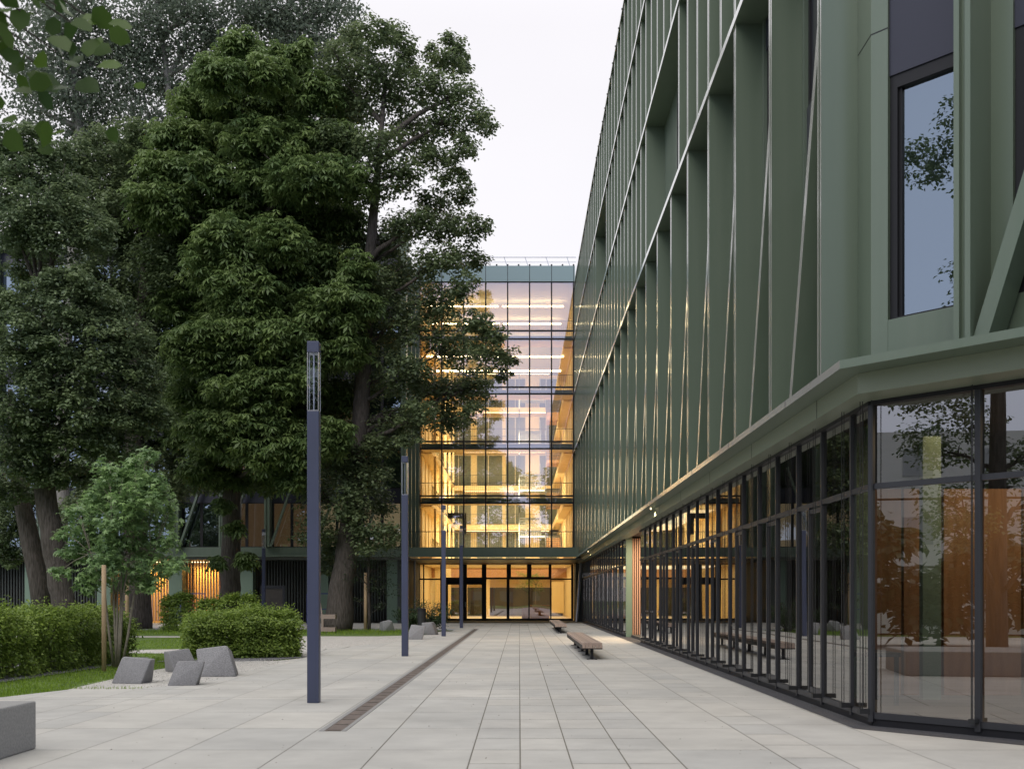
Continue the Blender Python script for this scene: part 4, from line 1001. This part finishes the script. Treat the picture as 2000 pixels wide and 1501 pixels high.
# hedges
def hedge(label, cx_, cy_, L, W, H, rot, n, leaf, group='clipped leafy hedges', m='hedge', rag=.13):
    t=thing('hedge',label,'hedge',(cx_,cy_,0),group=group)
    c,s=math.cos(rot),math.sin(rot)
    # dense shoots over an uneven box
    k=n//9; u=rng.random((k,3)); 
    face=rng.random(k); x=(u[:,0]-.5)*L; y=(u[:,1]-.5)*W; z=u[:,2]*H
    top=face<.34; z=np.where(top,H+rag*np.abs(rng.normal(size=k)),z)
    side=(face>=.34)&(face<.86); sg=np.where(rng.random(k)<.72,-1,1); y=np.where(side,sg*W/2,y)
    en=face>=.86; x=np.where(en,np.where(rng.random(k)<.5,-1,1)*L/2,x)
    wob=.1*np.sin(x*3.1+z*2)+.08*np.sin(x*7.3+1)+.06*np.sin(z*9)
    y=y*(1+wob*.8/W*2); z=z*(1+.06*np.sin(x*2.3+.4)+.03*np.sin(x*6.1))
    ins=rng.random(k)**2*.28; y*=1-ins; x*=1-ins*.3
    ctr=np.stack([x,y,z],1)
    q=rng.normal(size=(k,9,3))*np.array([.085,.085,.045])
    pp=(ctr[:,None,:]+q).reshape(-1,3); pp[:,2]=np.maximum(pp[:,2],.02)
    nrm=np.zeros((k,3)); nrm[:,2]=.9; nrm[:,1]=np.where(side,sg*.6,0)
    nn=(nrm[:,None,:]+rng.normal(size=(k,9,3))*.4).reshape(-1,3)
    ti=np.clip(np.repeat(rng.random(k)*.6,9)+rng.random(k*9)*.4,0,1)
    def rt(a): return np.stack([a[:,0]*c-a[:,1]*s,a[:,0]*s+a[:,1]*c,a[:,2]],1)
    pp=rt(pp)+np.array([cx_,cy_,0]); nn=rt(nn)
    foliage('leaves',pp,nn,leaf,M[m],t,'leaf',ti)
    tw=MB()
    for j in range(int(L*W*16)):
        xx=random.uniform(-.47,.47)*L; yy=random.uniform(-.42,.42)*W
        a=Vector((xx*c-yy*s+cx_,xx*s+yy*c+cy_,0)); 
        tw.tube([a,a+Vector((random.uniform(-.1,.1),random.uniform(-.1,.1),H*.55)),a+Vector((random.uniform(-.25,.25),random.uniform(-.25,.25),H*random.uniform(.95,1.12)))],[.014,.01,.003],4)
    tw.build('stems',M['bark'],t); 
    return t
hedge('bright green hedge along the lawn at the left edge',-10.85,25.2,8.6,1.2,1.1,R(88),42000,.08)
hedge('bright green hedge block behind the widest stone seat',-7.7,31.5,2.9,1.8,1.0,R(20),34000,.078)
hedge('clipped shrub right before the chestnut trunk, left side',-16.6,55.3,1.3,1.1,1.5,0,6000,.11,'dark clipped shrubs')
hedge('leafy shrub right of the chestnut trunk behind the hedge',-13.6,53,2.6,1.2,1.45,0,8000,.11,'dark clipped shrubs')
for (x,y,r,h,lab) in ((-4.25,55.2,1.05,1.5,'dark round bush beside the litter bin at the atrium'),(-5.4,56.4,.8,1.3,'darker bush partly behind the second lamp column')):
    cs=[((x+random.uniform(-.6,.6)*r,y+random.uniform(-.6,.6)*r,random.uniform(.3,h-.3)),(r*.5,r*.5,.38)) for _ in range(16)]
    t=thing('bush',lab,'bush',(x,y,0),group='bushes before the atrium')
    p,nn,ti=cloud(cs,60,.5,.8,8); p[:,2]=np.maximum(p[:,2],.03); foliage('leaves',p,nn,.1,M['shrub'],t,'leaf',ti)
    tw=MB()
    for j in range(14):
        a=Vector((x+random.uniform(-.2,.2),y,0)); tw.tube([a,a+Vector((random.uniform(-.7,.7)*r,random.uniform(-.7,.7)*r,h*.9))],[.02,.005],5)
    tw.build('stems',M['bark'],t)
# indoor tree
T=[Vector((1.2,87,0)),Vector((1.25,87,1.6)),Vector((1.3,87,2.6))]
tree('indoor_tree','small potted tree with yellow green crown inside the glazed hall',(1.2,87,0),T,[.05,.04,.02],[((.9+random.uniform(-.8,1.2),87+random.uniform(-.5,.5),random.uniform(2.3,3.5)),(.4,.4,.28)) for _ in range(14)],.1,40,M['hedge'],'leaf',M['stem'],None,sub=.5,limbs=8,limbr=.02)
# grass
n=52000
gy=18.3+rng.random(n)**1.5*30; gx=np.empty(n)
for i in range(n): gx[i]=edge_x(gy[i])-rng.random()*(4+gy[i]*.14)
keep=~((gx>-12.3)&(gx<-9.95)&(gy>20)&(gy<31)) & ~((gx>-8.15)&(gy>20.3)&(gy<31.6)) & ~((gx>-12.4)&(gy>33.2)&(gy<36)) & ~((gx>-9.5)&(gy>31.6))
pp=np.stack([gx[keep],gy[keep],np.full(keep.sum(),-.02)],1)
nn=rng.normal(size=pp.shape)*.25; nn[:,2]=1
go=foliage('grass',pp,nn,.06,M['grass'],None,'blade'); go['kind']='stuff'; tag(go,'short mown lawn grass','grass')
n=9000
gy=49.8+rng.random(n)*8; gx=-4.2-rng.random(n)*22
pp=np.stack([gx,gy,np.full(n,0.)],1); nn=rng.normal(size=pp.shape)*.25; nn[:,2]=1
go=foliage('grass',pp,nn,.1,M['grass'],None,'blade'); go['kind']='stuff'; tag(go,'far lawn strip grass','grass')
# loose gravel stones
n=5000
pp=[];
while len(pp)<n:
    y=random.uniform(20.4,30); x=edge_x(y)-random.uniform(-.08,2.2)
    if x>-8.1-(y>25)*.0: pp.append((x,y,.0))
for i in range(3000):
    y=random.uniform(33,47); pp.append((edge_x(y)-random.uniform(-.1,2.4),y,.0))
pp=np.array(pp); nn=rng.normal(size=pp.shape); nn[:,2]=1.2
go=foliage('gravel_stones',pp,nn,.016,mat('pebble',(.6,.58,.55),.9,attr=((.4,.4,.4),(1.3,1.3,1.3))),None,'round'); go['kind']='stuff'; tag(go,'loose pale gravel','gravel')

# near branch of the tree beside the camera (its trunk is outside the picture)
t=thing('near_linden','linden beside the camera whose branch hangs into the top left corner','tree',(-4.9,2.2,0))
MB().tube([(-4.9,2.2,0),(-4.85,2.3,2),(-4.7,2.6,4.5),(-4.6,3,7),(-4.6,3.4,9)],[.2,.17,.15,.1,.04],12).build('trunk',M['bark'],t,smooth=True)
br=MB(); hang=[]
for (px,py) in ((40,30),(110,20),(150,60),(60,100),(170,40),(30,170),(80,140),(15,230),(110,110),(-30,60),(-40,160),(200,10)):
    e=P(px,py-8,4.3+random.uniform(-.3,.3)); s=Vector((-4.7,2.7,4.4)); m_=s.lerp(e,.55)+Vector((0,0,.5))
    br.tube([s,m_,e],[.03,.014,.003],5); hang.append((m_,e))
br.build('branches',M['bark'],t,smooth=True)
pl_=[]
for m_,e in hang:
    for j in range(34):
        q_=m_.lerp(e,.3+.74*random.random()); pl_.append((q_.x+random.gauss(0,.09),q_.y+random.gauss(0,.12),q_.z-abs(random.gauss(0,.1))))
pp=np.array(pl_); nn=rng.normal(size=pp.shape)*.6; nn[:,1]-=.7; nn[:,2]+=.5
foliage('leaves',pp,nn,.085,M['fore'],t,'round')
cs=[((-4.6+random.uniform(-2.4,1.6),4.5+random.uniform(-2.5,2.5),random.uniform(5.2,9.5)),(.9,.9,.5)) for _ in range(26)]
cs=[c for c in cs if not (c[0][1]>1 and c[0][2]-.8<1.6+.527*c[0][1] and c[0][0]+1>-.458*c[0][1])]
p,nn,ti=cloud(cs,26,.5,.6,8); foliage('crown',p,nn,.11,M['linden'],t,'leaf',ti)

# ------------------------------------------------------------ beyond the frame (seen in the glass)
for i,(x,y,h,w,lab) in enumerate([(-13,8.3,17,3.4,'slender tree just outside the left of the picture, mirrored in the corner windows'),(-30,30,14,5,'leafy tree farther along the left side, outside the picture'),
      (-12,-27,32,6,'tall tree behind the camera on the left'),(-20,-24,30,6.5,'tall tree far behind the camera, leftmost'),(-5.5,-30,27,5,'broad tree straight behind the camera'),(2,-31,24,5,'second broad tree behind the camera, right of centre'),(10,-30,25,5.5,'broad tree behind the camera on the right')]):
    near=(i==0); nn_=34
    cs=[((x+random.uniform(-.8,.8)*w,y+random.uniform(-.6,.6)*w,h*(.16+.8*((q_+random.random())/nn_))),(w*(.25 if near else .42),)*2+(w*(.2 if near else .33),)) for q_ in range(nn_)]
    T=[Vector((x,y,0)),Vector((x+.2,y,h*.4)),Vector((x,y,h*.85))]
    tree('background_tree',lab,(x,y,0),T,[.3,.2,.06],cs,.14 if near else .55,60 if near else 5,M['linden'],'leaf',M['bark'],'trees around the plaza outside the picture',sub=.45,limbs=8,limbr=.1)
bh=thing('added_brick_block','made-up long brick block behind the camera, added to keep low sky out of the atrium reflections','building',(0,-75,0))  # invented unseen block, added to hide horizon sky from the glass
MB().box(-70,70,-85,-75,0,13).build('wall',mat('brown_brick',(.16,.1,.07),.9,c2=(.11,.075,.055),ns=3),bh)
for k in range(22):
    for z in (1,5,9): MB().box(-64+k*6,-61.5+k*6,-74.99,-74.9,z,z+2.2).build('window',M['redpaint'],bh)
n=420
pp=np.stack([rng.uniform(-7,4,n),4+rng.random(n)**1.3*36,np.full(n,.004)],1); nn=rng.normal(size=pp.shape)*.4; nn[:,2]=1
go=foliage('leaf_litter',pp,nn,.022,mat('litter',(.12,.1,.07),.9,attr=((.4,.4,.4),(1.6,1.5,1.3))),None,'leaf'); go['kind']='stuff'; tag(go,'tiny dry bits scattered on the paving','litter')
cs=[((-20+random.uniform(-1,1),-8+j*.55,random.uniform(.8,4.0)),(1.2,1.2,.9)) for j in range(44)]
t=thing('tall_hedge','tall loose hedge in front of the container offices, outside the picture','hedge',(-20,4,0))
p,nn,ti=cloud(cs,26,.5,.7,16); foliage('leaves',p,nn,.4,M['shrub'],t,'leaf',ti)
co=thing('container_office','white three storey stack of office containers across from the glass corner','container office',(-36,4,0))
for fl in range(3):
    MB().box(-39,-33,-8,12,fl*3.0+.05,fl*3.0+2.95).build('container',M['white'],co)
    w=MB()
    for k in range(6): y=-6.5+k*3.1; w.box(-33.01,-32.96,y,y+1.3,fl*3+1,fl*3+2.2)
    w.build('window',M['soft_pane'],co)
# far left: larch fence and parked cars
fw=MB(); fw.box(-52,-36,96,96.2,0,4.2); tag(fw.build('timber_fence',M['fencewood']),'brown vertical board fence glimpsed beyond the left trunks','fence')
def car(x,y,m,lab):
    t=thing('parked_car',lab,'car',(x,y,0),group='cars parked before the board fence')
    b=MB(); prof=[(-2.1,.35),(2.1,.35),(2.15,.75),(1.3,.92),(.75,1.42),(-1.1,1.45),(-1.9,.98),(-2.15,.9)]
    n=len(prof); b.v=[(px_,-.85,z) for px_,z in prof]+[(px_,.85,z) for px_,z in prof]
    b.f=[tuple(range(n)),tuple(2*n-1-i for i in range(n))]+[(i,i+n,(i+1)%n+n,(i+1)%n) for i in range(n)]
    lpart(b,'body',m,t,bevel=.05)
    b=MB(); b.quad((-1.0,-.856,.98),(1.05,-.856,.95),(.68,-.856,1.36),(-.95,-.856,1.38)); lpart(b,'side_window',M['redpaint'],t)
    for wx in (-1.35,1.35):
        for wy in (-.86,.68):
            lpart(MB().tube([(wx,wy,.32),(wx,wy+.18,.32)],.32,18),'wheel',M['rubber'],t)
car(-42.5,90,M['carwhite'],'white car glimpsed over the hedge at the far left')
car(-38.2,91,M['carblue'],'dark blue car just right of the white one, glimpsed over the hedge')
